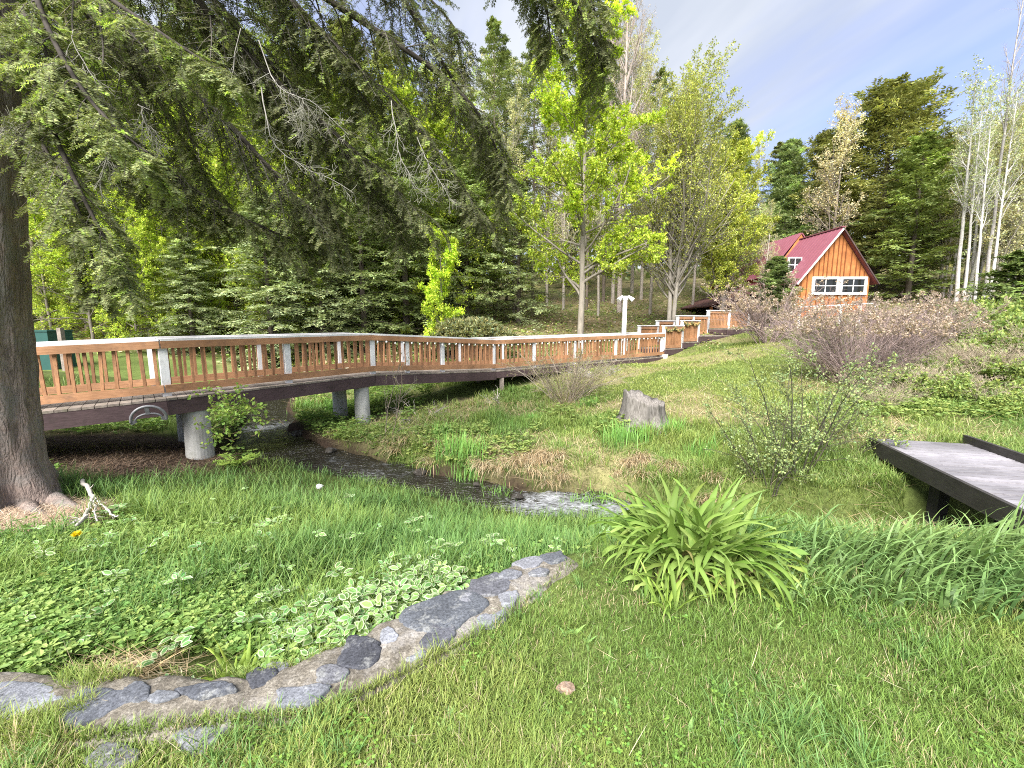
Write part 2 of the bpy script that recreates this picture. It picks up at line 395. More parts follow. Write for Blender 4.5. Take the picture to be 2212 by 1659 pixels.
SOIL, LITTER, MOSS, STRAW_C = np.array([.065, .045, .032]), np.array([.21, .15, .10]), np.array([.11, .145, .04]), np.array([.34, .265, .155])
def straw_amount(x, y):                            # where last year's dead grass lies
    far = (stream_d(x, y)[3] > 0)
    p = fnoise(x, y, 1.5, 21)
    lawn = fnoise(x, y, 1.1, 31)
    return np.where(far, sstep(.5, .66, p), np.where(y < lawn_edge(x), sstep(.66, .8, lawn) * .7, sstep(.62, .72, p) * .5))
def under_tree(x, y):                              # needle litter round the big trunk and under the left of the bridge
    a = sstep(1.25, .7, np.hypot((x + 5.4) / 1.0, (y - 4.45) / .72) + (fnoise(x, y, .6, 41) - .5) * .5)
    b = sstep(1.3, .6, np.hypot((x + 6.9) / 2.4, (y - 7.3) / 1.3) + (fnoise(x, y, .6, 42) - .5) * .5)
    return a, b
def axis(lo, hi, fine, c, g=1.045):
    out = [c]; h = fine
    while out[-1] < hi: out.append(out[-1] + h); h *= g if out[-1] > c + 9 else 1.0
    h = fine; neg = [c]
    while neg[-1] > lo: neg.append(neg[-1] - h); h *= g if neg[-1] < c - 7 else 1.0
    return np.array(neg[:0:-1] + out)
gx, gy = axis(-400, 400, .085, 0), axis(-60, 500, .075, 5)
GX, GY = np.meshgrid(gx, gy)
GZ = height(GX, GY)
d_, zw_, pp_, side_ = stream_d(GX, GY)
st = straw_amount(GX, GY); ua, ub = under_tree(GX, GY)
forest = sstep(15, 19, GY + (fnoise(GX, GY, 5, 51) - .5) * 5 - np.where(GX > 4, 4.5, 0) + np.where(GX < -3, 0, 0))
c = MOSS[None, None] * (.8 + .5 * fnoise(GX, GY, .8, 7)[..., None])
for amt, colr in ((forest * .75 * fnoise(GX, GY, 3, 52) * 1.3, LITTER), (st * .45, STRAW_C), (ub, SOIL * 1.4), (ua, LITTER * 1.5), (sstep(.4, .05, d_) * np.where(GX > 1.5, .4, 1), SOIL * .6)):
    a = np.clip(amt, 0, 1)[..., None]; c = c * (1 - a) + colr * a
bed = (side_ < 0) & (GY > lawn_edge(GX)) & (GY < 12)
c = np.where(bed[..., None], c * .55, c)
ny, nx = GX.shape
idx = np.arange(nx * ny).reshape(ny, nx)
F = np.stack([idx[:-1, :-1], idx[:-1, 1:], idx[1:, 1:], idx[1:, :-1]], -1).reshape(-1, 4)
mb = MB(); mb.add(np.stack([GX, GY, GZ], -1).reshape(-1, 3), F, c.reshape(-1, 3))
tag(mb.build('ground', M['ground'], smooth=True), kind='structure')

# stream: a sheet along its bed
ss = np.linspace(0, len(STREAM) - 1, 420)
def along(arr, s):
    k = np.arange(len(arr))
    return np.stack([np.interp(s, k, arr[:, i]) for i in range(arr.shape[1])], -1)
SP_ = along(STREAM, ss); SWs = np.interp(ss, np.arange(len(SW)), SW) + .35
for _ in range(4): SP_[1:-1] = (SP_[:-2] + 2 * SP_[1:-1] + SP_[2:]) / 4
T_ = unit(np.gradient(SP_[:, :2], axis=0)); N_ = np.stack([-T_[:, 1], T_[:, 0]], -1)
ww = np.linspace(-1, 1, 27)
X = SP_[:, None, 0] + N_[:, None, 0] * SWs[:, None] * ww; Y = SP_[:, None, 1] + N_[:, None, 1] * SWs[:, None] * ww
def bump1(s, c, w): return np.exp(-((s - c) / w) ** 2)
rap = .22 * bump1(ss, 3.1, .2) + .12 * bump1(ss, 6.1, .5) + .26 * bump1(ss, 9.2, .7) + .16 * bump1(ss, 10.3, .6) + .08
foamy = np.clip(rap[:, None] * (1 - .35 * np.abs(ww)) + (fnoise(X, Y, .35, 61) - .5) * .25, 0, 1)
Z = SP_[:, None, 2] + (fnoise(X, Y, .22, 62) - .5) * (.02 + .22 * rap[:, None])
ix = np.arange(X.size).reshape(X.shape)
mb = MB(); mb.add(np.stack([X, Y, Z], -1).reshape(-1, 3), np.stack([ix[:-1, 1:], ix[:-1, :-1], ix[1:, :-1], ix[1:, 1:]], -1).reshape(-1, 4),
                  np.stack([foamy] * 3, -1).reshape(-1, 3))
tag(mb.build('stream_water', M['water'], smooth=True), kind='structure')

rng = np.random.default_rng(7)
def rock_mesh(mb, c, r, seed, col=(.2, .19, .18), flat=.6):
    g = np.random.default_rng(seed)
    n, m = 9, 12
    th = np.linspace(0, math.pi, n); ph = np.arange(m) / m * 2 * math.pi
    D = np.stack([np.sin(th)[:, None] * np.cos(ph), np.sin(th)[:, None] * np.sin(ph), np.repeat(np.cos(th)[:, None], m, 1)], -1)
    pl = unit(g.normal(size=(9, 3)))
    rr = np.min(np.where(D @ pl.T > .25, g.uniform(.6, .95, 9) / np.maximum(D @ pl.T, .25), 1.25), -1)
    V = D * rr[..., None] * np.array([r, r * g.uniform(.7, 1.1), r * flat]) + np.asarray(c)
    ix = np.arange(n * m).reshape(n, m)
    mb.add(V.reshape(-1, 3), np.stack([ix[:-1], ix[1:], np.roll(ix[1:], -1, 1), np.roll(ix[:-1], -1, 1)], -1).reshape(-1, 4), col)

# ------------------------------------------------------------------ stone wall
WALL = np.array([(-4.2, 1.55), (-3.2, 1.58), (-2.3, 1.60), (-1.6, 1.60), (-1.15, 1.62), (-.86, 1.69), (-.55, 1.93), (-.25, 2.17), (.05, 2.45), (.3, 2.7), (.55, 2.96)])
wall = thing('stone_wall', (-.5, 1.95, -.3), 'low curving wall of dark fieldstones set in pale gravelly mortar at the lawn edge', 'stone wall')
kk = np.arange(len(WALL)); s_ = np.linspace(0, len(WALL) - 1, 260)
W2 = along(WALL, s_)
for _ in range(12): W2[1:-1] = (W2[:-2] + 2 * W2[1:-1] + W2[2:]) / 4
T2 = unit(np.gradient(W2, axis=0)); N2 = np.stack([-T2[:, 1], T2[:, 0]], -1)
hw = np.interp(s_, kk, [.21, .21, .20, .18, .14, .18, .21, .21, .17, .14, .11])
prof = np.array([(-1.15, -.25), (-1.08, -.05), (-1.0, -.005), (-.85, .03), (-.6, .048), (-.3, .055), (0, .058), (.3, .057), (.6, .052), (.82, .03), (.97, -.03), (1.04, -.12), (1.08, -.3), (1.1, -.6)])
q = np.linspace(0, len(prof) - 1, 60); PR = along(prof, q)
X = W2[:, None, 0] + N2[:, None, 0] * hw[:, None] * PR[:, 0]; Y = W2[:, None, 1] + N2[:, None, 1] * hw[:, None] * PR[:, 0]
wob = (fnoise(X, Y, .28, 71) - .5)
X = X + N2[:, None, 0] * (fnoise(s_ * 1.0, s_ * 0, .5, 72) - .5)[:, None] * .16; Y = Y + N2[:, None, 1] * (fnoise(s_, s_ * 0, .5, 72) - .5)[:, None] * .16
Z = PR[:, 1] - .22 * sstep(len(WALL) - 2.0, len(WALL) - 1.0, s_)[:, None] + wob * .045 + (fnoise(X, Y, .05, 73) - .5) * .014
ix = np.arange(X.size).reshape(X.shape)
mb = MB(); mb.add(np.stack([X, Y, Z], -1).reshape(-1, 3), np.stack([ix[:-1, :-1], ix[1:, :-1], ix[1:, 1:], ix[:-1, 1:]], -1).reshape(-1, 4))
local(wall, mb.build('mortar_body', M['mortar'], wall, True))
def wall_z(x, y):
    d = np.hypot(X - x, Y - y); return float(Z.ravel()[np.argmin(d)])
STONES = [  # picture centre, half extents, colour
    (1196, 1203, 30, 12, (0.093, 0.100, 0.113)), (1140, 1214, 34, 13, (0.183, 0.187, 0.206)), (1052, 1262, 48, 27, (0.106, 0.108, 0.122)), (968, 1312, 84, 42, (0.094, 0.102, 0.116)),
    (946, 1368, 34, 30, (0.093, 0.096, 0.111)), (1060, 1325, 40, 20, (0.180, 0.189, 0.209)), (778, 1402, 56, 33, (0.066, 0.069, 0.081)), (838, 1372, 22, 16, (0.255, 0.265, 0.292)), (862, 1452, 30, 22, (0.138, 0.141, 0.157)), (563, 1462, 34, 22, (0.065, 0.068, 0.079)),
    (652, 1502, 62, 26, (0.161, 0.169, 0.189)), (712, 1455, 36, 20, (0.118, 0.120, 0.133)), (900, 1412, 26, 14, (0.207, 0.214, 0.234)), (1010, 1290, 22, 12, (0.166, 0.170, 0.188)), (1100, 1240, 24, 11, (0.133, 0.138, 0.154)), (690, 1520, 24, 10, (0.196, 0.198, 0.213)), (600, 1440, 30, 12, (0.178, 0.183, 0.200)), (770, 1490, 40, 20, (0.187, 0.193, 0.213)), (1098, 1288, 26, 14, (0.200, 0.206, 0.226)), (1165, 1236, 22, 9, (0.162, 0.167, 0.185)), (905, 1330, 26, 15, (0.151, 0.155, 0.171)), (440, 1490, 62, 18, (0.085, 0.091, 0.105)), (212, 1515, 80, 38, (0.102, 0.109, 0.126)), (45, 1506, 95, 40, (0.221, 0.230, 0.256)), (130, 1545, 40, 18, (0.145, 0.153, 0.171)), (350, 1502, 34, 12, (0.143, 0.151, 0.166)), (300, 1492, 34, 20, (0.100, 0.107, 0.122)),
    (432, 1580, 76, 36, (0.155, 0.160, 0.177)), (236, 1632, 60, 28, (0.155, 0.155, 0.166))]
for k, (u, v, du, dv, colr) in enumerate(STONES):
    low = v > 1560
    zt = .03 if low else .06
    c0 = at_height(u, v, zt)
    if not low: zt = max(wall_z(c0[0], c0[1]) + .006, -.03); c0 = at_height(u, v, zt)
    ax = (at_height(u + du, v - dv * .35, zt) - at_height(u - du, v + dv * .35, zt)) / 2; ay = (at_height(u, v - dv, zt) - at_height(u, v + dv, zt)) / 2
    g = np.random.default_rng(100 + k)
    du, dv = du * 1.36, dv * 1.32; m = 44; th = np.arange(m) / m * 2 * math.pi
    pl = g.uniform(0, 2 * math.pi, 6); pr = g.uniform(.72, 1.0, 6)
    rr = np.min(np.where(np.cos(th[:, None] - pl) > .2, pr / np.maximum(np.cos(th[:, None] - pl), .2), 1.15), 1) * (1 + .26 * (fnoise(np.cos(th) * 2 + k * 7, np.sin(th) * 2, .5, 300 + k) - .5))
    rings = np.array([0, .3, .55, .75, .88, .96, 1.0, 1.02]); dz = np.array([.004, .004, .004, .0035, .003, .001, -.004, -.03])
    P = c0 + rings[:, None, None] * rr[None, :, None] * (np.cos(th)[None, :, None] * ax + np.sin(th)[None, :, None] * ay)
    P[..., 2] += dz[:, None] + (fnoise(P[..., 0], P[..., 1], .07, 80 + k) - .5) * .014
    ix = np.arange(len(rings) * m).reshape(len(rings), m)
    mb = MB(); mb.add(P.reshape(-1, 3), np.stack([ix[:-1], ix[1:], np.roll(ix[1:], -1, 1), np.roll(ix[:-1], -1, 1)], -1).reshape(-1, 4), colr)
    local(wall, mb.build('stone', M['stone'], wall, True))

# ------------------------------------------------------------------ footbridge
A0, P1, P2, P3, P4 = map(np.array, ((-10.2, 4.68, .17), (-5.97, 7.3, .36), (-3.43, 10.5, .377), (-.56, 13.5, .14), (6.35, 18.1, .235)))
NEAR = [A0, P1, P2, P3, P4]
def mitre(path, w):
    out = []
    for k, p in enumerate(path):
        ds = []
        if k > 0: ds.append(unit((path[k] - path[k - 1])[:2]))
        if k < len(path) - 1: ds.append(unit((path[k + 1] - path[k])[:2]))
        ns = [np.array([-d[1], d[0]]) for d in ds]; n = unit(sum(ns))
        out.append(np.array([*(p[:2] + n * w / np.dot(n, ns[0])), p[2]]))
    return out
FAR = mitre(NEAR, 1.3)
EDGE_N = [a + np.array([*(b - a)[:2] / np.linalg.norm((b - a)[:2]) * o, 0]) for a, b, o in zip(NEAR, FAR, (-.55, -.3, -.12, -.12, -.12))]
EDGE_F = mitre(NEAR, 1.42)
bridge = thing('footbridge', tuple(P2), 'long low wooden footbridge with stained balusters and white posts crossing the stream', 'footbridge')
def bpart(name, mb, mat, parent=None):
    o = mb.build(name, M[mat], parent or bridge)
    if parent is None: local(bridge, o)
    return o
g = np.random.default_rng(3)
mb = MB()
for k in range(4):
    L = np.linalg.norm(NEAR[k + 1] - NEAR[k]); n = int(L / .143)
    for i in range(n):
        a, b = (i + .03) / n, (i + .97) / n
        t4 = [EDGE_N[k] * (1 - a) + EDGE_N[k + 1] * a, EDGE_N[k] * (1 - b) + EDGE_N[k + 1] * b, EDGE_F[k] * (1 - b) + EDGE_F[k + 1] * b, EDGE_F[k] * (1 - a) + EDGE_F[k + 1] * a]
        dz = np.array([0, 0, g.uniform(-.003, .003)])
        mb.hexa([p + dz for p in t4], [p - np.array([0, 0, .036]) for p in t4], np.array([1, 1, 1]) * g.uniform(.75, 1.25))
bpart('deck', mb, 'deck')
for edge, inward in ((EDGE_N, 1), (EDGE_F, -1)):
    for k in range(4):
        a, b = edge[k].copy(), edge[k + 1].copy()
        h = .25 if k < 3 else .2
        for p in (a, b): p[2] -= .038 + h / 2
        d = unit(b - a); off = np.array([-d[1], d[0], 0]) * .03 * inward
        mb = MB(); mb.bar(a + off + d * .002, b + off - d * .002, .05, h); bpart('side_beam', mb, 'fascia')
mb = MB()
for f in (.33, .66):
    for k in range(4):
        a = EDGE_N[k] * (1 - f) + EDGE_F[k] * f; b = EDGE_N[k + 1] * (1 - f) + EDGE_F[k + 1] * f
        mb.bar(a - (0, 0, .14), b - (0, 0, .14), .05, .19)
bpart('joist', mb, 'fascia')
def pier(x, y, r, top, colr=1.0, sq=False):
    zb = float(height(x, y)) - .15
    mb = MB()
    if sq: mb.bar((x, y, zb), (x, y, top), r * 2, r * 2, np.array([1, 1, 1]) * colr, up=(0, 1, 0))
    else: mb.tubes([(x, y, zb), (x, y, zb + .3), (x, y, top - .01), (x, y, top)], [r * 1.12, r * 1.06, r, r * .98], 28, np.array([1, 1, 1]) * colr, True)
    return mb
for s, k, r, sqr in ((.1, 1, .2, 0), (.93, 1, .17, 0), (.55, 3, .1, 0), (.35, 0, .2, 0)):
    for f in (.13, .86):
        p = (EDGE_N[k] * (1 - f) + EDGE_F[k] * f) * (1 - s) + (EDGE_N[k + 1] * (1 - f) + EDGE_F[k + 1] * f) * s
        bpart('pier', pier(p[0], p[1], r, p[2] - .26), 'concrete')
for f in (.05, .9):
    p = EDGE_N[3] * (1 - f) + EDGE_F[3] * f
    p = p * .97 + NEAR[4] * .03
    bpart('pier', pier(p[0], p[1], .07, p[2] - .25, .8, True), 'deck')
p = EDGE_N[4] * .985 + EDGE_N[3] * .015
bpart('pier', pier(p[0] + .1, p[1] + .1, .13, p[2] - .22, 1.2), 'concrete')

def foot_on(path, u):                              # where a post seen at picture column u stands on the path
    sl = (u - 1106) / FPX
    for k in range(len(path) - 1):
        a, b = path[k], path[k + 1]
        fa, fb = a[0] - sl * a[1] * 1.005, b[0] - sl * b[1] * 1.005
        if fa * fb <= 0:
            s = fa / (fa - fb); return a * (1 - s) + b * s, k + s
    return None
def railing(path, posts, label, toward):
    rail = bpy.data.objects.new('railing', None); COL.objects.link(rail); rail.parent = bridge; local(bridge, rail)
    H = .99
    for k in range(len(path) - 1):
        a, b = path[k], path[k + 1]; d = unit(b - a); L = np.linalg.norm(b - a)
        n = np.array([d[1], -d[0], 0]) * toward
        z = lambda p, h, o=0: p + np.array([0, 0, h]) + n * o
        mb = MB(); mb.bar(z(a, H - .02), z(b, H - .02), .15, .04); mb.build('cap_rail', M['white'], rail)
        mb = MB(); mb.bar(z(a, H - .105, .062), z(b, H - .105, .062), .034, .12); mb.build('top_rail', M['cedar_rail'], rail)
        mb = MB(); mb.bar(z(a, .135, .062), z(b, .135, .062), .034, .13); mb.build('bottom_rail', M['cedar_rail'], rail)
        mb = MB(); m = int(L / .168)
        for i in range(m):
            s = (i + .5) / m; q = a * (1 - s) + b * s
            lean = g.normal(0, .006)
            mb.bar(z(q, .075) + d * lean, z(q, H - .05) - d * lean, .042, .042, np.array([1, .97, .94]) * g.uniform(.62, 1.25), up=n)
        mb.build('baluster_panel', M['cedar'], rail)
    for u in posts:
        r = foot_on(path, u) if np.isscalar(u) else (u, 0)
        if r is None: continue
        q = r[0]; k = min(int(r[1]), len(path) - 2); d = unit(path[k + 1] - path[k]); n = np.array([d[1], -d[0], 0]) * toward
        w = .12 if abs(u - 805) < 2 or abs(u - 355) < 2 or abs(u - 622) < 2 else .1
        mb = MB(); mb.bar(q + n * -.0, q + np.array([0, 0, H - .04]), w, .085, up=n); mb.build('post', M['white'], rail)
    return rail
FARR = [p.copy() for p in FAR]
railing(NEAR, (40, 355, 622, 805, 880, 956, 1066, 1153, 1240, 1328, 1426), '', 1)
railing(FARR, (20, 330, 563, 735, 870, 992, 1085, 1222, 1255, 1350), '', 1)

# string of small lights under the near top rail
mb, mb2 = MB(), MB()
pts = []
for k in (2, 3):
    a, b = NEAR[k], NEAR[k + 1]; d = unit(b - a); n = np.array([d[1], -d[0], 0])
    m = int(np.linalg.norm(b - a) / .24)
    for i in range(m):
        s = (i + .5) / m; q = a * (1 - s) + b * s + n * .085 + np.array([0, 0, .80 + .012 * math.sin(i * 2.1)])
        pts.append(q)
pts = np.array(pts)
root = thing('string_lights', tuple(pts[0]), 'string of tiny white bulbs hung under the footbridge top rail', 'string lights')
mb.tubes(pts, np.full(len(pts), .005), 4, (.03, .05, .03))
local(root, mb.build('wire', M['col'], root))
for q in pts[:60]:
    mb2 = MB(); rock_mesh(mb2, q - (0, 0, .02), .022, int(abs(q[0]) * 100), (.8, .8, .78), 1.3); local(root, mb2.build('bulb', M['col'], root))

# ------------------------------------------------------------------ stepped walkway up the hill
steps = thing('stepped_walkway', (8, 19, .5), 'stepped wooden walkway with white capped railing panels climbing the grassy hill', 'walkway')
d1 = unit(np.array([.83, .55])); d2 = unit(np.array([.93, .37]))
q0 = P4[:2] + d1 * .02; q1 = q0 + d1 * 1.22; q2 = q1 + d1 * 1.15; q3 = q2 + d2 * 1.9; q4 = q3 + d2 * 2.7; q5 = q4 + d2 * 2.2
n1 = np.array([-d1[1], d1[0]]) * 1.3; n2 = np.array([-d2[1], d2[0]]) * 1.3
PLAT = [(q0, q1, .55, n1, .98), (q1, q2, .80, n1, .95), (q2, q3, 1.06, n2, .93), (q3, q4, 1.36, n2, .9), (q4, q5, 1.60, n2, 0)]
def rail_panel(a, b, z, H, n, npost=2, first=True, taller=0):
    a3, b3 = np.array([*a, z]), np.array([*b, z]); d = unit(b3 - a3); fn = np.array([d[1], -d[0], 0])
    up = lambda p, h, o=0: p + np.array([0, 0, h]) + fn * o
    mb = MB(); mb.bar(up(a3 - d * .08, H - .02), up(b3 + d * .05, H - .02), .16, .04); local(steps, mb.build('cap_rail', M['white'], steps))
    mb = MB(); mb.bar(up(a3, H - .1, .03), up(b3, H - .1, .03), .034, .12); local(steps, mb.build('top_rail', M['cedar_rail'], steps)); mb = MB(); mb.bar(up(a3, .09, .03), up(b3, .09, .03), .034, .13); local(steps, mb.build('bottom_rail', M['cedar_rail'], steps))
    L = np.linalg.norm(b3 - a3); m = max(4, int(L / .092)); mb = MB()
    for i in range(m):
        q = a3 + (b3 - a3) * (i + .5) / m
        mb.bar(up(q, .06), up(q, H - .05), .045, .035, np.array([1, .95, .9]) * g.uniform(.8, 1.25), up=fn)
    local(steps, mb.build('baluster_panel', M['cedar'], steps))
    for i in range(npost):
        q = a3 + (b3 - a3) * (i / max(npost - 1, 1))
        mb = MB(); mb.bar(up(q, -.08), up(q, H - .04 + (taller if i == npost - 1 else 0)), .11, .11, up=fn); local(steps, mb.build('post', M['white'], steps))
for k, (a, b, z, n, H) in enumerate(PLAT):
    d = unit(b - a); inset = n / 1.3
    c4 = [np.array([*(a - inset * .12), z]), np.array([*(b - inset * .12), z]), np.array([*(b + n), z]), np.array([*(a + n), z])]
    mb = MB(); m = max(6, int(np.linalg.norm(b - a) / .145))
    for i in range(m):
        s0, s1 = (i + .03) / m, (i + .97) / m
        t4 = [c4[0] * (1 - s0) + c4[1] * s0, c4[0] * (1 - s1) + c4[1] * s1, c4[3] * (1 - s1) + c4[2] * s1, c4[3] * (1 - s0) + c4[2] * s0]
        mb.hexa(t4, [p - np.array([0, 0, .04]) for p in t4], np.array([1, 1, 1]) * g.uniform(.7, 1.1))
    local(steps, mb.build('deck', M['deck'], steps))
    mb = MB()
    for hh_ in range(2):
        o = -inset * (.09 - .03 * hh_)
        mb.bar([*(a + o + d * .003), z - .042 - .11 - hh_ * .235], [*(b + o - d * .003), z - .042 - .11 - hh_ * .235], .04, .225)
    mb.bar([*(a - inset * .08), z - .16], [*(a + n), z - .16], .04, .23)
    local(steps, mb.build('side_board', M['fascia'], steps))
    for q in (a + inset * .1, b + inset * .1, a + n * .9, b + n * .9):
        zb = float(height(q[0], q[1])) - .1
        if zb < z - .3:
            mb = MB(); mb.bar([*q, zb], [*q, z - .05], .1, .1, up=(1, 0, 0)); local(steps, mb.build('leg', M['fascia'], steps))
    if k < 2: rail_panel(a, b, z, H, n, 2)
    if k < 2: rail_panel(a + n, b + n, z, H, n, 2)
    if k == 2: rail_panel(a + n, b + n, z, H, n, 3)
    if k == 3: rail_panel(a + n, b + n, z, H, n, 3, taller=.35)
# garland draped on the two near panels
mb = MB()
for (a, b, z) in ((q0, q1, .55), (q1, q2, .80)):
    fn = np.array([d1[1], -d1[0], 0])
    tt = np.linspace(0, 1, 30)
    P = np.array([[*(a + (b - a) * s), z + .86 - .10 * abs(math.sin(2 * math.pi * s))] for s in tt]) + fn * .07
    mb.tubes(P, np.full(30, .012), 5, (.28, .20, .07))
    for p in P:
        for _ in range(5):
            e = g.normal(0, .03, 3); mb.box(p + e, (.02, 0, .006), (0, .006, 0), (0, .004, .018), (.3, .22, .08) if g.random() < .6 else (.08, .10, .04))
tag(mb.build('garland', M['col']), 'dry brown garland looped along the stepped railing panels', 'garland')

# ------------------------------------------------------------------ lamp post
b0 = at_depth(1346, 760, 18.0); zb = float(height(b0[0], b0[1]))
top = at_depth(1346, 648, 18.0)
lamp = thing('lamp_post', (b0[0], b0[1], zb), 'slim white post topped with twin floodlights beside the ramp', 'lamp post')
mb = MB(); mb.bar((b0[0], b0[1], zb - .2), (b0[0], b0[1], top[2]), .15, .15, up=(0, 1, 0)); local(lamp, mb.build('post', M['white'], lamp))
mb = MB(); mb.bar((b0[0], b0[1], top[2]), (b0[0], b0[1], top[2] + .16), .2, .2, up=(0, 1, 0)); local(lamp, mb.build('junction_box', M['white'], lamp))
for sx in (-1, 1):
    mb = MB(); o = np.array([b0[0], b0[1] - .05, top[2] + .08])
    mb.tubes([o, o + (sx * .14, 0, .03)], [.03, .03], 8)
    mb.tubes([o + (sx * .12, 0, .07), o + (sx * .18, -.03, .02), o + (sx * .26, -.08, -.06), o + (sx * .30, -.1, -.10)], [.04, .06, .085, .09], 12, cap=True)
    local(lamp, mb.build('floodlight', M['white'], lamp))

# ------------------------------------------------------------------ cottage
HY = 24.0
rp = at_depth(1811, 490, HY - .3); el = at_depth(1735, 602, HY); er = at_depth(1889, 598, HY)
hx, zr, ze = rp[0], rp[2] - .1, (el[2] + er[2]) / 2
hwid = (er[0] - el[0]) / 2 - .03; hx = (er[0] + el[0]) / 2 - .22; zg = float(height(hx, HY)) - .4
DEP = 6.5
house = thing('cottage', (hx, HY, zg), 'small orange board cottage with steep red metal roof and two white windows', 'cottage')
def hpart(name, mb, mat, parent=None):
    o = mb.build(name, M[mat], parent or house)
    if parent is None: local(house, o)
    return o
mb = MB()
x0, x1 = hx - hwid, hx + hwid
f5 = [(x0, zg), (x1, zg), (x1, ze), (hx, zr), (x0, ze)]
V = [(x, HY, z) for x, z in f5] + [(x, HY + DEP, z) for x, z in f5]
mb.add(V, [(0, 1, 6, 5), (1, 2, 7, 6), (4, 0, 5, 9)]); mb.add(V, [(0, 4, 3, 2, 1)][0:1]); mb.add(V, [(5, 6, 7, 8, 9)])
hb = np.random.default_rng(5)
bx = x0 + .1
while bx < x1 - .05:
    zt = ze + (zr - ze) * (1 - abs(bx - hx) / hwid) - .06
    mb.bar((bx, HY - .012, zg + .02), (bx, HY - .012, zt), .05, .024, np.array([.45, .40, .38]), up=(0, 1, 0))
    bx += hb.uniform(.2, .34)
for i in range(30):
    yy = HY + .1 + i * (DEP - .2) / 29
    mb.bar((x0 - .012, yy, zg + .02), (x0 - .012, yy, ze - .05), .024, .05, (.75, .72, .7), up=(0, 1, 0))
hpart('wall', mb, 'siding')
def slab(mb, a, b, y0, y1, th, ribs=.0, colr=(1, 1, 1)):   # roof plane from ridge a to eave b (x, z), y0..y1
    a, b = np.array(a), np.array(b); d = unit(b - a); n = np.array([-d[1], d[0]]);  n = n if n[1] > 0 else -n
    p = lambda q, y, o: np.array([q[0] + n[0] * o, y, q[1] + n[1] * o])
    mb.hexa([p(a, y0, th), p(a, y1, th), p(b, y1, th), p(b, y0, th)], [p(a, y0, 0), p(a, y1, 0), p(b, y1, 0), p(b, y0, 0)], colr)
    if ribs:
        y = y0 + ribs * .5
        while y < y1:
            mb.bar(p(a, y, th + .012), p(b, y, th + .012), .045, .026, colr, up=(n[0], 0, n[1])); y += ribs
EO = .30
sl = (zr - ze) / hwid
for sg in (-1, 1):
    mb = MB(); slab(mb, (hx + sg * .004, zr + .03), (hx + sg * (hwid + EO), ze - sl * EO + .03), HY - .28, HY + DEP + .2, .06, .29); ro = hpart('roof', mb, 'roof')
    mb = MB()
    p = np.array([hx, HY - .31, zr + .02]); qv = np.array([hx + sg * (hwid + EO), HY - .31, ze - sl * EO + .02]); 
    mb.bar(p, qv, .05, .07 if sg < 0 else .05, up=(0, 0, 1)); hpart('barge_board', mb, 'white' if sg < 0 else 'fascia')  # right board coloured dark brown to stand for a thin shadow
mb = MB(); mb.bar((hx, HY - .3, zr + .12), (hx, HY + DEP + .2, zr + .12), .22, .05); hpart('ridge_cap', mb, 'roof')
# taller rear wing: same steep roof stepped up behind
yb = HY + 3.1
mb = MB()
for sg in (-1, 1):
    slab(mb, (hx + sg * .004, zr + .45), (hx + sg * (hwid + .1), ze + .45 - sl * .1), yb, HY + DEP + 4.5, .06, .3)
hpart('rear_roof', mb, 'roof')
mb = MB(); V = [(hx - hwid, yb + .05, ze), (hx + hwid, yb + .05, ze), (hx, yb + .05, zr + .42)]
mb.add(V + [(x, HY + DEP + 4.4, z) for x, y, z in V], [(0, 1, 2), (5, 4, 3)]); mb.add([(hx - hwid, yb + .05, zg), (hx - hwid, HY + DEP + 4.4, zg), (hx - hwid, HY + DEP + 4.4, ze + .4), (hx - hwid, yb + .05, ze + .4)], [(0, 1, 2, 3)])
hpart('rear_wall', mb, 'siding')
# windows
for uu in ((1754, 1812), (1814, 1872)):
    wl = at_depth(uu[0], 603, HY)[0]; wr = at_depth(uu[1], 603, HY)[0]; zt = at_depth(1812, 598, HY)[2]; zb_ = at_depth(1812, 637, HY)[2]
    yf = HY - .05; w = .13
    mb = MB()
    mb.box(((wl + wr) / 2, yf, zt - w / 2), ((wr - wl) / 2, 0, 0), (0, .04, 0), (0, 0, w / 2)); mb.box(((wl + wr) / 2, yf - .01, zb_ + w / 2), ((wr - wl) / 2 + .02, 0, 0), (0, .05, 0), (0, 0, w / 2))
    for xx in (wl + w / 2, wr - w / 2): mb.box((xx, yf, (zt + zb_) / 2), (w / 2, 0, 0), (0, .04, 0), (0, 0, (zt - zb_) / 2 - w - .001))
    fr = hpart('window', mb, 'white')
    mb = MB(); mb.box(((wl + wr) / 2, yf, (zt + zb_) / 2), ((wr - wl) / 2 - w, 0, 0), (0, .012, 0), (0, 0, .018)); mb.box(((wl + wr) / 2, yf - .003, (zt + zb_) / 2), (.02, 0, 0), (0, .012, 0), (0, 0, (zt - zb_) / 2 - w))
    mb.build('muntin', M['white'], fr)
    mb = MB(); mb.box(((wl + wr) / 2, HY - .018, (zt + zb_) / 2), ((wr - wl) / 2 - w, 0, 0), (0, .008, 0), (0, 0, (zt - zb_) / 2 - w)); mb.build('pane', M['glass'], fr)
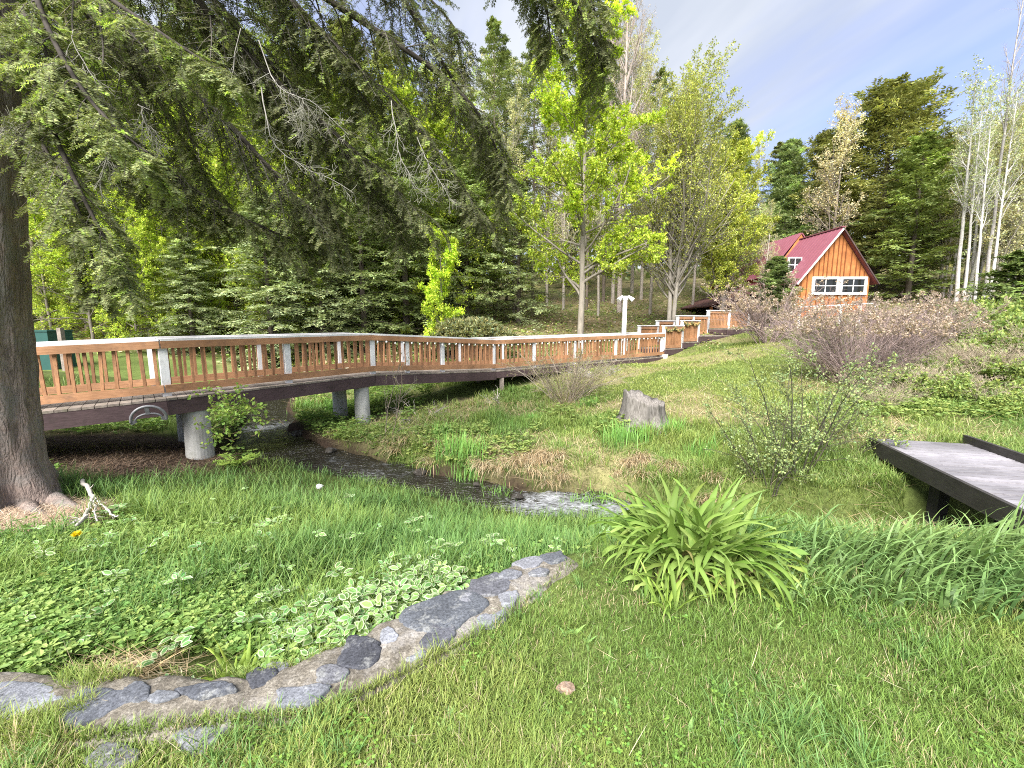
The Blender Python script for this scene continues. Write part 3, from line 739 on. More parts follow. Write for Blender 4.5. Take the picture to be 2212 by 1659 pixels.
# low brown lean-to on the left with a small dormer
lx0, lx1 = x0 - 4.2, x0 - .02
mb = MB(); slab(mb, (lx1, ze - .25), (lx0 - .3, ze - 1.55), HY + 1.2, HY + 8, .07); hpart('porch_roof', mb, 'roof_brown')
mb = MB()
for yy in (HY + 1.6, HY + 4.5, HY + 7.4):
    mb.bar((lx0 + .2, yy, zg - .5), (lx0 + .2, yy, ze - 1.5), .14, .14, up=(0, 1, 0))
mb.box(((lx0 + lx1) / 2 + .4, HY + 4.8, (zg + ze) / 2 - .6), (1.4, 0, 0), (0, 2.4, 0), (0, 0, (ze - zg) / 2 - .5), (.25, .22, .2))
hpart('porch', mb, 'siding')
dw = at_depth(1716, 572, HY + 1.1)
mb = MB(); mb.box(dw, (.38, 0, 0), (0, .05, 0), (0, 0, .42)); fr = hpart('dormer_window', mb, 'white')
mb = MB()
for i in (-1, 1):
    for j in (-1, 1): mb.box(dw + (i * .17, -.052, j * .19), (.14, 0, 0), (0, .008, 0), (0, 0, .16))
mb.build('pane', M['glass'], fr)
mb = MB(); mb.box(dw + (-.02, .62, -.1), (.42, 0, 0), (0, .56, 0), (0, 0, .5), (.35, .3, .3)); hpart('dormer', mb, 'siding')

# white fence in front of the cottage
fence = thing('white_fence', (hx, HY - 3, zg), 'thin white rail fence running across the front of the orange cottage', 'fence')
fa, fb, fc = at_depth(1728, 663, 21.5), at_depth(1892, 655, 21.0), at_depth(1985, 645, 20.5)
for p, q in ((fa, fb),):
    mb = MB(); mb.bar(p, q, .07, .05); local(fence, mb.build('rail', M['white'], fence))
for f in (0, .22, .55, .8, 1.0):
    p = fa * (1 - f) + fb * f; mb = MB(); mb.bar((p[0], p[1], float(height(p[0], p[1])) - .1), p - (0, 0, .036), .09, .09, up=(0, 1, 0)); local(fence, mb.build('post', M['white'], fence))

# ------------------------------------------------------------------ grey boardwalk on the right
DZ = -.17
c0 = at_height(1880, 946, DZ); c1 = at_height(2112, 946, DZ)
dd = unit(np.array([c0[0] - at_height(2212, 1103, DZ)[0], c0[1] - at_height(2212, 1103, DZ)[1]]))
nr = np.array([dd[1], -dd[0]]); wd = 1.22
board = thing('boardwalk', (c0[0], c0[1], DZ), 'weathered grey plank boardwalk with charcoal kerb boards over the stream', 'boardwalk')
ca = c0[:2]; LB = 7.0; back = ca - dd * LB
mb = MB(); m = int(LB / .142)
for i in range(m):
    s0, s1 = ca - dd * (i + .12) / m * LB, ca - dd * (i + .88) / m * LB
    e = g.uniform(-.004, .004)
    t4 = [np.array([*p, DZ + e]) for p in (s0, s1, s1 + nr * wd, s0 + nr * wd)][::-1]
    mb.hexa(t4, [p - np.array([0, 0, .038]) for p in t4], np.array([1, 1, 1.02]) * g.uniform(.78, 1.15))
local(board, mb.build('plank_deck', M['grey_deck'], board))
for off in (-.025, wd + .025):
    p, q = ca + nr * off, back + nr * off
    rz_ = DZ - .095 if off < 1 else DZ + .0
    if off > 1: p = p + dd * .1
    mb = MB(); mb.bar([*p, rz_], [*q, rz_], .05, .22); local(board, mb.build('kerb_board', M['black_beam'], board))
mb = MB()
for off in (.12, wd / 2, wd - .12): mb.bar([*(ca + nr * off - dd * .05), DZ - .16], [*(back + nr * off), DZ - .16], .05, .23)
local(board, mb.build('joist', M['black_beam'], board))
for s in (1.2, 5.6):
    for off in (.25, wd - .25):
        q = ca - dd * s + nr * off; zb = float(height(*q)) - .1
        mb = MB(); mb.bar([*q, zb], [*q, DZ - .28], .14, .14, up=(0, 1, 0)); local(board, mb.build('leg', M['black_beam'], board))

# ------------------------------------------------------------------ stump
sx, sy = 2.72, 8.75; sz = float(height(sx, sy))
n, m = 16, 40; th = np.arange(m) / m * 2 * math.pi; hz = np.linspace(0, 1, n)
rad_ = (.37 + .22 * np.exp(-hz * 3))[:, None] * (1 + .02 * np.sin(37 * th) + .025 * np.sin(29 * th + 2) + .09 * np.sin(3 * th + 1) + .06 * np.sin(7 * th + 2) + .035 * np.sin(17 * th) + (.13 * np.exp(-hz * 3))[:, None] * np.sin(5 * th + .5))
htop = .56 + .13 * np.cos(th - 2.6) + .025 * np.sin(5 * th) + .018 * np.sin(13 * th + 1) 
P = np.stack([sx + rad_ * np.cos(th), sy + rad_ * np.sin(th), sz - .1 + hz[:, None] * (htop + .1)], -1)
top_r = np.array([.8, .5, .2, 0.])
PT = np.stack([np.stack([sx + rad_[-1] * f * np.cos(th), sy + rad_[-1] * f * np.sin(th), sz + htop * (.45 + .5 * f) - .03 * (1 - f) + .03 * np.sin(9 * th + 5 * f)], -1) for f in top_r])
P = np.concatenate([P, PT]); ix = np.arange(P.shape[0] * m).reshape(P.shape[0], m)
mb = MB(); mb.add(P.reshape(-1, 3), np.stack([ix[:-1], np.roll(ix[:-1], -1, 1), np.roll(ix[1:], -1, 1), ix[1:]], -1).reshape(-1, 4))
tag(mb.build('tree_stump', M['stump'], smooth=True), 'broad weathered grey tree stump standing in the grass past the stream', 'tree stump')

# ------------------------------------------------------------------ half wheel leaning on the bridge
wc = at_depth(322, 906, 6.78); wr_ = .225
th = np.linspace(math.radians(-6), math.radians(186), 34); ax_ = unit(np.array([.82, .5, .06])); up_ = unit(np.array([.08, -.2, 1]))
arc = lambda r: np.array([wc + ax_ * r * math.cos(a) + up_ * r * math.sin(a) for a in th])
nrm = unit(np.cross(ax_, up_))
half = thing('half_wheel', tuple(wc), 'weathered grey half wheel leaning on the dark bridge beam', 'half wheel')
mb = MB(); mb.tubes(arc(wr_ * 1.0), np.full(34, .022), 8, cap=True); local(half, mb.build('rim', M['grey_metal'], half, True))
mb = MB(); mb.tubes(np.array([wc + ax_ * .17 * math.cos(a) + up_ * .10 * math.sin(a) for a in th]), np.full(34, .017), 8, cap=True); local(half, mb.build('inner_rim', M['grey_metal'], half, True))
for a in (90,):
    a = rad(a); mb = MB(); mb.bar(wc + up_ * .09, wc + up_ * wr_, .055, .03, up=nrm); local(half, mb.build('spoke', M['grey_metal'], half))
for sg in (-1, 1):
    mb = MB(); mb.bar(wc + ax_ * sg * .16, wc + ax_ * sg * wr_ * 1.04 + up_ * -.03, .05, .03, up=nrm); local(half, mb.build('foot', M['grey_metal'], half))

# ------------------------------------------------------------------ green utility box behind the bridge
ub_ = at_depth(104, 735, 12.5); zg_ = float(height(ub_[0], ub_[1]))
box = thing('utility_box', (ub_[0], ub_[1], zg_), 'dark green panel box behind the bridge beside the big trunk', 'utility box')
tz = at_depth(104, 716, 12.5)[2]
mb = MB(); mb.bar((ub_[0], ub_[1], zg_ - .2), (ub_[0], ub_[1], tz), .75, .7, up=(0, 1, 0)); mb.bar((ub_[0], ub_[1], tz), (ub_[0], ub_[1], tz + .04), .8, .75, up=(0, 1, 0)); local(box, mb.build('panel', M['green_panel'], box))
px_ = at_depth(130, 712, 12.2); mb = MB(); mb.bar((px_[0], px_[1], zg_ - .2), (px_[0], px_[1], px_[2] + .05), .11, .11, up=(0, 1, 0)); local(box, mb.build('post', M['deck'], box))

# small stones in the grass
for (u, v, z, r, colr, lab, fl) in ((1222, 1496, .02, .042, (.30, .21, .15), 'tan crumbly stone lying on the mown lawn', .5), (692, 1068, -.55, .055, (.62, .62, .63), 'small white stone in the bed grass near the stream', .7)):
    c_ = on_ground(u, v, .02 if v > 1400 else .12)
    mb = MB(); rock_mesh(mb, c_, r, 17, colr, fl); tag(mb.build('stone', M['stone']), lab, 'stone')
k = 0
for (u, v, z, r) in ((1118, 1074, -1.12, .09), (905, 1020, -1.08, .13), (716, 972, -.98, .10), (650, 936, -.93, .17), (540, 928, -.95, .15), (1030, 1046, -1.1, .06), (614, 912, -.9, .10)):
    c_ = at_height(u, v, z); mb = MB(); rock_mesh(mb, c_, r, 200 + k, (.045, .04, .034), .6); k += 1
    tag(mb.build('wet_rock', M['stone']), 'dark wet rock at the edge of the running stream', 'rock', 'wet rocks along the stream')

# ------------------------------------------------------------------ growing plants
def curve_at(P, s):                                # P (N,K,3), s (N,n) -> points and tangents (N,n,3)
    N, K, _ = P.shape
    f = np.clip(s, 0, .999) * (K - 1); i = f.astype(int); r = (f - i)[..., None]
    n = np.arange(N)[:, None]
    a, b = P[n, i], P[n, i + 1]
    return a * (1 - r) + b * r, unit(b - a)
def grow(P, R, n, s0, s1, ang, length, K, g, flat=False, up=0., trop=0., noise=.12, rr=.55, taper=.35, relen=.6, angv=.15):
    N = len(P)
    s = s0 + (s1 - s0) * (np.arange(n)[None] + g.random((N, n))) / n
    A, T = curve_at(P, s)
    f = np.clip(s, 0, .999) * (P.shape[1] - 1); i = f.astype(int); r = f - i; nn = np.arange(N)[:, None]
    R0 = R[nn, i] * (1 - r) + R[nn, i + 1] * r
    A, T, R0, s = A.reshape(-1, 3), T.reshape(-1, 3), R0.ravel() * rr, s.ravel()
    m = len(A)
    if flat:
        sd = unit(np.cross(T, np.array([0, 0, 1.])) + 1e-6) * np.where(np.arange(m) % 2 == 0, 1, -1)[:, None]
        sd = unit(sd + g.normal(0, .25, (m, 3)))
    else:
        sd = g.normal(size=(m, 3)); sd = unit(sd - (sd * T).sum(1, keepdims=True) * T)
    an = ang + g.normal(0, angv, m)
    d = unit(np.cos(an)[:, None] * T + np.sin(an)[:, None] * sd + np.array([0, 0, up]))
    L = (np.repeat(length, n) if np.ndim(length) else np.full(m, length)) * (1 - relen * s) * g.uniform(.65, 1.25, m)
    pts = [A]
    for k in range(K - 1):
        d = unit(d + np.array([0, 0, trop]) + g.normal(0, noise, (m, 3)))
        pts.append(pts[-1] + d * (L / (K - 1))[:, None])
    return np.stack(pts, 1), np.maximum(R0[:, None] * np.linspace(1, taper, K), .0012), L
def leaves(mb, p, d, nrm, L, W, c, fold=0.):
    """one pointed leaf per row, a diamond of two triangles"""
    d = unit(d); s = unit(np.cross(d, nrm) + 1e-9); u = np.cross(s, d)
    L, W = L[:, None], W[:, None]
    V = np.stack([p, p + d * L * .45 + s * W * .5 + u * W * fold, p + d * L - u * L * fold * .5, p + d * L * .45 - s * W * .5 + u * W * fold], 1)
    n = len(p); mb.add(V.reshape(-1, 3), np.arange(n * 4).reshape(n, 4), np.repeat(c, 4, 0))
def tint(g, n, base, v=.25, hue=.08):
    k = np.exp(g.normal(0, v, (n, 1))); h = g.normal(0, hue, (n, 1))
    return np.clip(np.asarray(base) * k * np.concatenate([1 + h, np.ones((n, 1)), 1 - h], 1), .002, .95)
def leafy(mb, P, g, per, s0, L, W, base, spread=1.0, flatup=.6, v=.25, hue=.08, clump=None):
    N = len(P); s = s0 + (1 - s0) * g.random((N, per))
    A, T = curve_at(P, s); A, T = A.reshape(-1, 3), T.reshape(-1, 3); m = len(A)
    d = unit(T + g.normal(0, spread, (m, 3)))
    nr = unit(g.normal(0, 1 - flatup, (m, 3)) + np.array([0, 0, flatup]))
    c = tint(g, m, base, v, hue)
    if clump is not None: c = c * np.repeat(clump, per)[:, None]
    leaves(mb, A + g.normal(0, L * .4, (m, 3)), d, nr, L * g.uniform(.6, 1.2, m), W * g.uniform(.7, 1.2, m), np.clip(c, 0, .95), .12)
def needled(mb, P, g, per, L, W, base, v=.25, clump=None, splay=.75, s0=.08, lift=.0):
    """needles in two ranks along each twig: flat sprays"""
    N = len(P); s = np.repeat(s0 + (1 - s0) * ((np.arange(per) + .5) / per)[None], N, 0) + g.normal(0, .01, (N, per))
    A, T = curve_at(P, s); A, T = A.reshape(-1, 3), T.reshape(-1, 3); m = len(A)
    sd = unit(np.cross(T, np.array([0, 0, 1.])) + 1e-6) * np.where(np.arange(m) % 2 == 0, 1, -1)[:, None]
    d = unit(T * (1 - splay) + sd * splay + g.normal(0, .22, (m, 3)) + np.array([0, 0, lift]))
    nr = unit(np.cross(sd, T) + g.normal(0, .35, (m, 3)))
    c = tint(g, m, base, v, .06)
    if clump is not None: c = c * (np.repeat(clump, per)[:, None] if np.ndim(clump) == 1 else np.repeat(clump, per, 0))
    leaves(mb, A, d, nr, L * g.uniform(.7, 1.3, m), W * g.uniform(.7, 1.2, m), np.clip(c, 0, .95))

def trunk_curve(h, g, lean=(0, 0), wob=.02, K=9):
    t = np.linspace(0, 1, K)
    x = np.cumsum(g.normal(0, wob, K)) * h / K + lean[0] * t * h; y = np.cumsum(g.normal(0, wob, K)) * h / K + lean[1] * t * h
    return np.stack([x - x[0], y - y[0], t * h - .25 * (t == 0)], -1)[None]

def conifer(seed, h, r0, crown0, spread, nb, nt, nl, col, L=.11, W=.034, droop=-.12, up=.1, bark=(.10, .085, .075), splay=.75, shape=.8, tl=.42):
    g = np.random.default_rng(seed)
    T = trunk_curve(h, g, wob=.01, K=12); R = (r0 * (1 - np.linspace(0, 1, 12)) ** .85 + .012)[None]
    s = (crown0 + (1 - crown0) * ((np.arange(nb) + g.random(nb)) / nb) ** .9)[None]
    A, _ = curve_at(T, s); A = A[0]; s = s[0]
    az = np.arange(nb) * 2.399 + g.normal(0, .3, nb)
    f = (1 - (s - crown0) / (1 - crown0))
    Lb = spread * (f ** shape * g.uniform(.6, 1.15, nb) * (1 - .35 * np.exp(-((1 - f) / .12))) + .07)
    d = unit(np.stack([np.cos(az), np.sin(az), up + .6 * (1 - f)], -1))
    pts = [A]; K = 6
    for k in range(K - 1):
        d = unit(d + np.array([0, 0, droop]) + g.normal(0, .05, (nb, 3))); pts.append(pts[-1] + d * (Lb / (K - 1))[:, None])
    B = np.stack(pts, 1); RB = (.012 + r0 * .13 * f)[:, None] * np.linspace(1, .25, K)
    tw, rt, _ = grow(B, RB, nt, .12, 1.0, 1.0, Lb * tl + .12, 4, g, flat=True, trop=-.08, noise=.08, rr=.4)
    clump = np.repeat(np.exp(g.normal(0, .28, nb)), nt) * np.exp(g.normal(0, .12, nb * nt))
    crown = MB(); needled(crown, tw, g, nl, L, W, col, .22, clump, splay)
    needled(crown, B, g, nl, L, W, col, .22, None, splay, .35)
    tr = MB(); tr.tubes(T, R, 9, bark); tr.tubes(B, RB, 4, np.array(bark) * .8)
    return tr, crown
def broadleaf(seed, h, r0, nlimb, s0, ang, limb_len, up, trop, sub, leaf, col, Lf=.09, Wf=.06, per=10, bark=(.2, .185, .165), twig_only=False, lean=(0, 0), stems=1, noise=.09, spread=1.1, relen=.55, v=.25, flatup=.6):
    g = np.random.default_rng(seed)
    tr = MB(); Ts = []
    for k in range(stems):
        ln = (lean[0] + (g.normal(0, .05) if stems > 1 else 0), lean[1] + (g.normal(0, .05) if stems > 1 else 0))
        Ts.append(trunk_curve(h * (1 if k == 0 else g.uniform(.8, .98)), g, ln, .02, 12)[0] + (0, 0, 0) + np.array([g.normal(0, r0 * 1.2), g.normal(0, r0 * 1.2), 0]) * (k > 0))
    T = np.stack(Ts); R = np.repeat((r0 * (1 - .9 * np.linspace(0, 1, 12)) + .006)[None], stems, 0)
    tr.tubes(T, R, 9, bark)
    P1_, R1_, L1 = grow(T, R, nlimb, s0, 1.0, ang, limb_len, 7, g, up=up, trop=trop, noise=noise, rr=.5, relen=relen)
    P2_, R2_, L2 = grow(P1_, R1_, sub[0], .15, 1.0, .75, L1 * .5, 5, g, up=up * .4, trop=trop, noise=noise, rr=.6)
    P3_, R3_, L3 = grow(P2_, R2_, sub[1], .1, 1.0, .75, L2 * .5 + .1, 4, g, up=up * .2, trop=trop * .5, noise=noise, rr=.65)
    tr.tubes(P1_, R1_, 5, np.array(bark) * .9); tr.tubes(P2_, R2_, 4, np.array(bark) * .85); tr.tubes(P3_, R3_, 3, np.array(bark) * .8)
    cr = None
    if leaf:
        cr = MB(); cl = np.repeat(np.repeat(np.exp(g.normal(0, .22, len(P1_))), sub[0]), sub[1])
        leafy(cr, P3_, g, per, .1, Lf, Wf, col, spread, flatup, v, .08, cl)
        leafy(cr, P2_, g, per, .3, Lf, Wf, col, spread, flatup, v, .08, None)
    return tr, cr
def tree_thing(name, x, y, label, cat, group, parts, sc=1.0, rz=0., z=None, mat='leaf', bark='bark', sx=1.0):
    o = thing(name, (x, y, (float(height(x, y)) - .05) if z is None else z), label, cat, group)
    o.scale = (sc * sx, sc * sx, sc); o.rotation_euler.z = rz
    parts[0].build('trunk', M[bark], o, True)
    if parts[1] is not None: parts[1].build('crown', M[mat], o)
    return o
def again(src, x, y, sc, rz, label, group, sx=1.0):
    c_ = copy_tree(src); c_.location = (x, y, float(height(x, y)) - .05); c_.scale = (sc * sx, sc * sx, sc); c_.rotation_euler.z = rz
    tag(c_, label, None, group); return c_
def col_x(u, y): return (u - 1106) / FPX * y * 1.0

# ---- named trees of the middle and the right
GM = (.30, .42, .035)
tree_thing('maple_tree', col_x(1252, 19.2), 19.2, 'bright yellow-green young maple with layered leaves behind the bridge ramp', 'tree', None,
           broadleaf(11, 13.2, .15, 44, .16, 1.15, 4.3, .15, .015, (8, 6), True, (.44, .53, .08), .11, .075, 30, (.24, .22, .19), flatup=.75, spread=.9, v=.3), sx=1.0)
tree_thing('maple_tree', col_x(1442, 21.5), 21.5, 'tall vase-shaped olive-green tree in new leaf above the stepped walkway', 'tree', None,
           broadleaf(12, 10.0, .11, 54, .14, .72, 5.2, .32, .045, (9, 6), True, (.42, .45, .11), .085, .055, 9, (.27, .25, .225), stems=2, spread=1.2, v=.3, relen=.5), sx=1.0)
tree_thing('maple_tree', col_x(1555, 23), 23, 'low rounded olive tree beside the pine left of the cottage', 'tree', None,
           broadleaf(13, 8.2, .12, 40, .12, .8, 3.4, .3, .04, (8, 6), True, (.46, .50, .10), .10, .065, 22, (.17, .155, .14), spread=1.2, v=.25))
tree_thing('bare_tree', col_x(1335, 27), 27, 'tall leafless grey-pink tree rising behind the yellow-green maple', 'tree', None,
           broadleaf(14, 20.5, .2, 50, .25, .55, 5.0, .35, .04, (9, 8), True, (.46, .38, .31), .07, .035, 4, (.40, .35, .325)), sx=.8)
tree_thing('pine_tree', col_x(1672, 34), 34, 'soft blue-green pine rising behind the left end of the cottage roof', 'tree', None,
           conifer(15, 9.4, .15, .10, 2.3, 110, 20, 18, (.29, .36, .17), .24, .055, .05, .25, splay=.55, shape=.6), mat='needle', sc=1.12, sx=1.05)
lowpine = again([o for o in bpy.data.objects if o.name == 'pine_tree'][0], col_x(1664, 22.4), 22.4, .37, 2.0, 'low bushy pine in front of the cottage porch roof', None, 1.75)
tree_thing('pine_tree', col_x(1560, 30), 30, 'grey-green pine standing behind the low olive tree', 'tree', None,
           conifer(115, 11.5, .15, .04, 3.2, 80, 18, 14, (.24, .29, .13), .26, .055, .05, .25, splay=.55, shape=.6), mat='needle')
HC = (.25, .26, .09)
big = tree_thing('hemlock_tree', col_x(1868, 31), 31, 'tallest dark olive hemlock standing directly behind the cottage', 'tree', None,
           conifer(16, 12.8, .3, .06, 6.0, 150, 22, 20, HC, .27, .085, -.02, .3, shape=.5), mat='needle')
again(big, col_x(1752, 34), 34, .84, 1.9, 'dark olive hemlock behind the left half of the cottage roof', None, .8)
again(big, col_x(1955, 33), 33, .74, 4.0, 'dark olive hemlock right of the tallest one behind the cottage', None)
tree_thing('spruce_tree', col_x(1945, 26), 26, 'fresh green spruce right of the cottage gable', 'tree', None,
           conifer(17, 9.2, .15, .03, 3.3, 90, 18, 18, (.28, .35, .11), .22, .06, -.05, .25, shape=.6), mat='needle')
tree_thing('budding_tree', col_x(1775, 29), 29, 'slender tree with beige buds standing just behind the cottage ridge', 'tree', None,
           broadleaf(18, 10.8, .12, 34, .3, .7, 3.2, .3, .03, (8, 6), True, (.60, .53, .34), .11, .07, 4, (.22, .19, .17)))
BI = (.50, .48, .45)
tree_thing('birch_tree', col_x(2050, 21), 21, 'thin pale-stemmed birch in the wood right of the cottage', 'tree', 'pale birches in the wood right of the cottage',
           broadleaf(19, 10.5, .085, 22, .42, .7, 2.2, .35, .02, (7, 5), True, (.36, .40, .20), .09, .06, 2, BI, lean=(-.05, 0)), bark='twig')
tree_thing('birch_tree', col_x(2078, 24), 24, 'twin-stemmed pale birch in the middle of the pale trunks', 'tree', None,
           broadleaf(20, 11, .085, 22, .45, .7, 2.2, .35, .02, (7, 5), True, (.36, .40, .20), .09, .06, 2, (.44, .42, .40), stems=2, lean=(.03, 0)), bark='twig')
tree_thing('bare_tree', col_x(2105, 21.5), 21.5, 'tall thin bare tree whose leafless top stands alone against the sky', 'tree', None,
           broadleaf(21, 15.5, .085, 26, .5, .5, 3.0, .3, .03, (6, 4), False, HC, bark=(.34, .32, .31), lean=(-.005, 0)), bark='twig', sx=.95)
tree_thing('spruce_tree', col_x(2175, 17), 17, 'small dark spruce at the far right edge above the brush', 'tree', None,
           conifer(22, 2.8, .1, .02, 1.9, 70, 16, 16, (.17, .23, .07), .16, .045, -.1, .15, shape=.6), mat='needle')
bi = [o for o in bpy.data.objects if o.name.startswith('birch_tree')][0]
g = np.random.default_rng(76)
for (u, y, sc) in ((2066, 20.3, .92), (2090, 19.6, .85), (2118, 20.6, .95), (2035, 27, .95), (2125, 26, 1.0), (2150, 23.5, .9), (2195, 27, 1.05), (2010, 30, .9), (2090, 31, 1.1), (2230, 24, 1.0)):
    again(bi, col_x(u, y), y, sc, g.uniform(0, 6), 'thin pale-stemmed birch in the wood right of the cottage', 'pale birches in the wood right of the cottage', .85)
tanb = tree_thing('budding_tree', col_x(2165, 25), 25, 'thin pale budding tree among those massed at the right edge of the wood', 'tree', 'budding trees at the right edge of the wood',
           broadleaf(23, 10, .09, 34, .2, .6, 3.0, .35, .03, (8, 7), True, (.46, .45, .26), .11, .065, 4, (.33, .31, .28), stems=2))
g = np.random.default_rng(77)
for (u, y, sc) in ((2120, 22, .8), (2190, 23, .9), (2160, 28, 1.0), (2020, 27, .8), (2060, 29, .9), (2240, 22, 1.0), (2300, 26, 1.1), (2130, 29, 1.0), (2380, 24, 1.1), (2205, 31, 1.1), (2040, 31, .85), (2480, 26, 1.1), (2090, 35, 1.05), (2330, 20, .8)):
    again(tanb, col_x(u, y), y, sc * g.uniform(.92, 1.08), g.uniform(0, 6), 'thin pale budding tree among those massed at the right edge of the wood', 'budding trees at the right edge of the wood')

# ---- the wood behind the bridge
hem = tree_thing('hemlock_tree', col_x(690, 24), 24, 'dark hemlock in the wood behind the footbridge', 'tree', 'dark hemlocks in the wood behind the footbridge',
           conifer(31, 13.5, .2, .05, 4.2, 110, 18, 16, (.24, .265, .10), .21, .062, -.1, .12, shape=.7), mat='needle')
hem2 = tree_thing('hemlock_tree', col_x(880, 19.5), 19.5, 'dense dark green hemlock above the rhododendron bush', 'tree', None,
           conifer(32, 9.5, .16, .02, 3.4, 110, 18, 18, (.21, .26, .10), .17, .048, -.1, .1, shape=.65), mat='needle')
spr = tree_thing('spruce_tree', col_x(590, 16.5), 16.5, 'feathery grey-green young spruce behind the bridge railing', 'tree', None,
           conifer(33, 7.0, .12, .02, 2.9, 100, 18, 18, (.28, .33, .16), .14, .04, -.1, .15, shape=.7), mat='needle')
yel = tree_thing('beech_tree', col_x(470, 20), 20, 'yellow-green leafy understory tree in the wood behind the bridge', 'tree', 'yellow-green understory trees in the wood',
           broadleaf(34, 9.5, .1, 46, .1, 1.2, 3.6, .1, .0, (8, 6), True, (.42, .51, .085), .12, .08, 13, (.2, .18, .16), flatup=.85, spread=.8, v=.35), sx=1.0)
sap = tree_thing('beech_tree', col_x(955, 17.5), 17.5, 'bright lime sapling glowing beside the dark hemlock', 'tree', None,
           broadleaf(35, 4.8, .05, 30, .1, 1.0, 1.4, .2, .0, (6, 5), True, (.48, .60, .07), .10, .07, 14, (.2, .18, .16), flatup=.7, spread=1.0, v=.25), sx=.8)
thin = tree_thing('pine_tree', col_x(200, 20), 20, 'thin bare-trunked pine in the dark wood', 'tree', 'thin bare-trunked pines in the wood',
           conifer(36, 17, .14, .45, 3.2, 60, 14, 14, (.2, .24, .09), .22, .06, -.05, .2, bark=(.17, .145, .125), shape=.7), mat='needle')
g = np.random.default_rng(78)
L1_, G1_ = 'dark hemlock in the wood behind the footbridge', 'dark hemlocks in the wood behind the footbridge'
for (u, y, sc) in ((-260, 19, .95), (-60, 23, 1.1), (120, 27, 1.15), (300, 25, 1.1), (430, 29, 1.25), (560, 27, 1.15), (780, 27, 1.2), (860, 31, 1.25), (-420, 24, 1.2), (20, 31, 1.25), (230, 33, 1.3), (650, 34, 1.3), (1230, 42, .8), (1650, 40, .8)):
    again(hem, col_x(u, y), y, sc * g.uniform(.92, 1.08), g.uniform(0, 6), L1_, G1_)
L2_, G2_ = 'yellow-green leafy understory tree in the wood behind the bridge', 'yellow-green understory trees in the wood'
for (u, y, sc) in ((600, 17.6, .55), (700, 19, .7), (830, 20.5, .75), (1010, 24, 1.0), (930, 25, 1.25), (560, 22, 1.0), (380, 16.6, .5), (300, 15.6, .5), (205, 16.4, .55), (445, 18.2, .6), (520, 19, .7), (640, 20.5, .8), (120, 17, .6), (860, 22, .95), (760, 26, 1.3), (350, 21, 1.1), (330, 17.5, .72), (150, 22, 1.0), (250, 29, 1.3), (600, 24, 1.2), (740, 22, .9), (390, 25, 1.35), (-120, 20, .9), (540, 32, 1.5), (830, 24, 1.0), (700, 30, 1.6), (60, 19, .7), (980, 26, 1.1), (-300, 22, 1.1), (450, 34, 1.7), (1075, 30, 1.2), (240, 17, .45)):
    again(yel, col_x(u, y), y, sc * g.uniform(.92, 1.08), g.uniform(0, 6), L2_, G2_)
again(spr, col_x(700, 17.5), 17.5, .9, 2.0, 'grey-green young spruce right of the feathery one behind the railing', None)
again(spr, col_x(420, 16.2), 16.2, .62, 3.0, 'small grey-green spruce left of the feathery one behind the railing', None)
again(spr, col_x(1120, 24), 24, 1.05, 1.0, 'loose grey-green spruce in the gap left of the maple', None)
again(hem2, col_x(790, 18.2), 18.2, .85, 2.2, 'dense dark hemlock at the middle of the bridge railing', None)
again(hem2, col_x(1010, 23), 23, .95, 4.2, 'dark hemlock behind the bright lime sapling', None)
L3_, G3_ = 'thin bare-trunked pine in the dark wood', 'thin bare-trunked pines in the wood'
for (u, y, sc) in ((105, 18, .9), (160, 21, 1.0), (235, 19, .95), (262, 22, 1.0), (335, 23, 1.1), (475, 22, 1.0), (1070, 27, 1.0), (1095, 31, 1.0), (1150, 29, .95), (1300, 32, 1.0), (1265, 28, .8), (-80, 17, 1), (1400, 30, .9), (1520, 33, .8), (640, 21, 1.0)):
    again(thin, col_x(u, y), y, sc * g.uniform(.92, 1.08), g.uniform(0, 6), L3_, G3_, .85)
bare0 = tree_thing('bare_tree', col_x(1180, 30), 30, 'leafless grey tree among those crowding the slope behind the maple', 'tree', 'leafless trees on the slope behind the maple',
           broadleaf(37, 13, .1, 34, .2, .6, 3.2, .35, .03, (7, 7), True, (.50, .50, .26), .09, .055, 4, (.38, .345, .315)))
for (u, y, sc) in ((1010, 28, 1.1), (1060, 32, 1.2), (950, 33, 1.2), (1120, 30, 1.1), (1215, 28, .9), (1290, 26, .8), (1460, 36, 1.1), (1520, 31, .8), (1380, 33, 1.2), (1180, 36, 1.3), (1250, 34, 1.1), (1400, 26.5, .9), (1320, 31, 1.25), (1490, 29, .85), (1110, 26, .9), (1610, 30, .75), (1360, 36, 1.3), (1440, 33, 1.0), (1560, 26, .55), (1640, 27, .5)):
    again(bare0, col_x(u, y), y, sc * g.uniform(.92, 1.08), g.uniform(0, 6), 'leafless grey tree among those crowding the slope behind the maple', 'leafless trees on the slope behind the maple')
# far wood as one mass
mb = MB(); n = 60000
u = g.uniform(-1400, 3600, n); y = g.uniform(42, 60, n); x = (u - 1106) / FPX * y
hh_ = np.interp(u, [-1400, 300, 900, 1050, 1300, 1700, 1900, 3600], [17, 17, 14, 9, 8, 7, 9, 9]) * (.6 + .6 * fnoise(x, y * .0, 5, 91))
z = height(x, y) + hh_ * g.random(n) ** .7
leaves(mb, np.stack([x, y, z], -1), unit(g.normal(size=(n, 3))), unit(g.normal(size=(n, 3))), g.uniform(.5, 1.1, n), g.uniform(.3, .6, n), tint(g, n, (.27, .31, .14), .35, .12))
tag(mb.build('distant_woods', M['leaf']), kind='stuff')

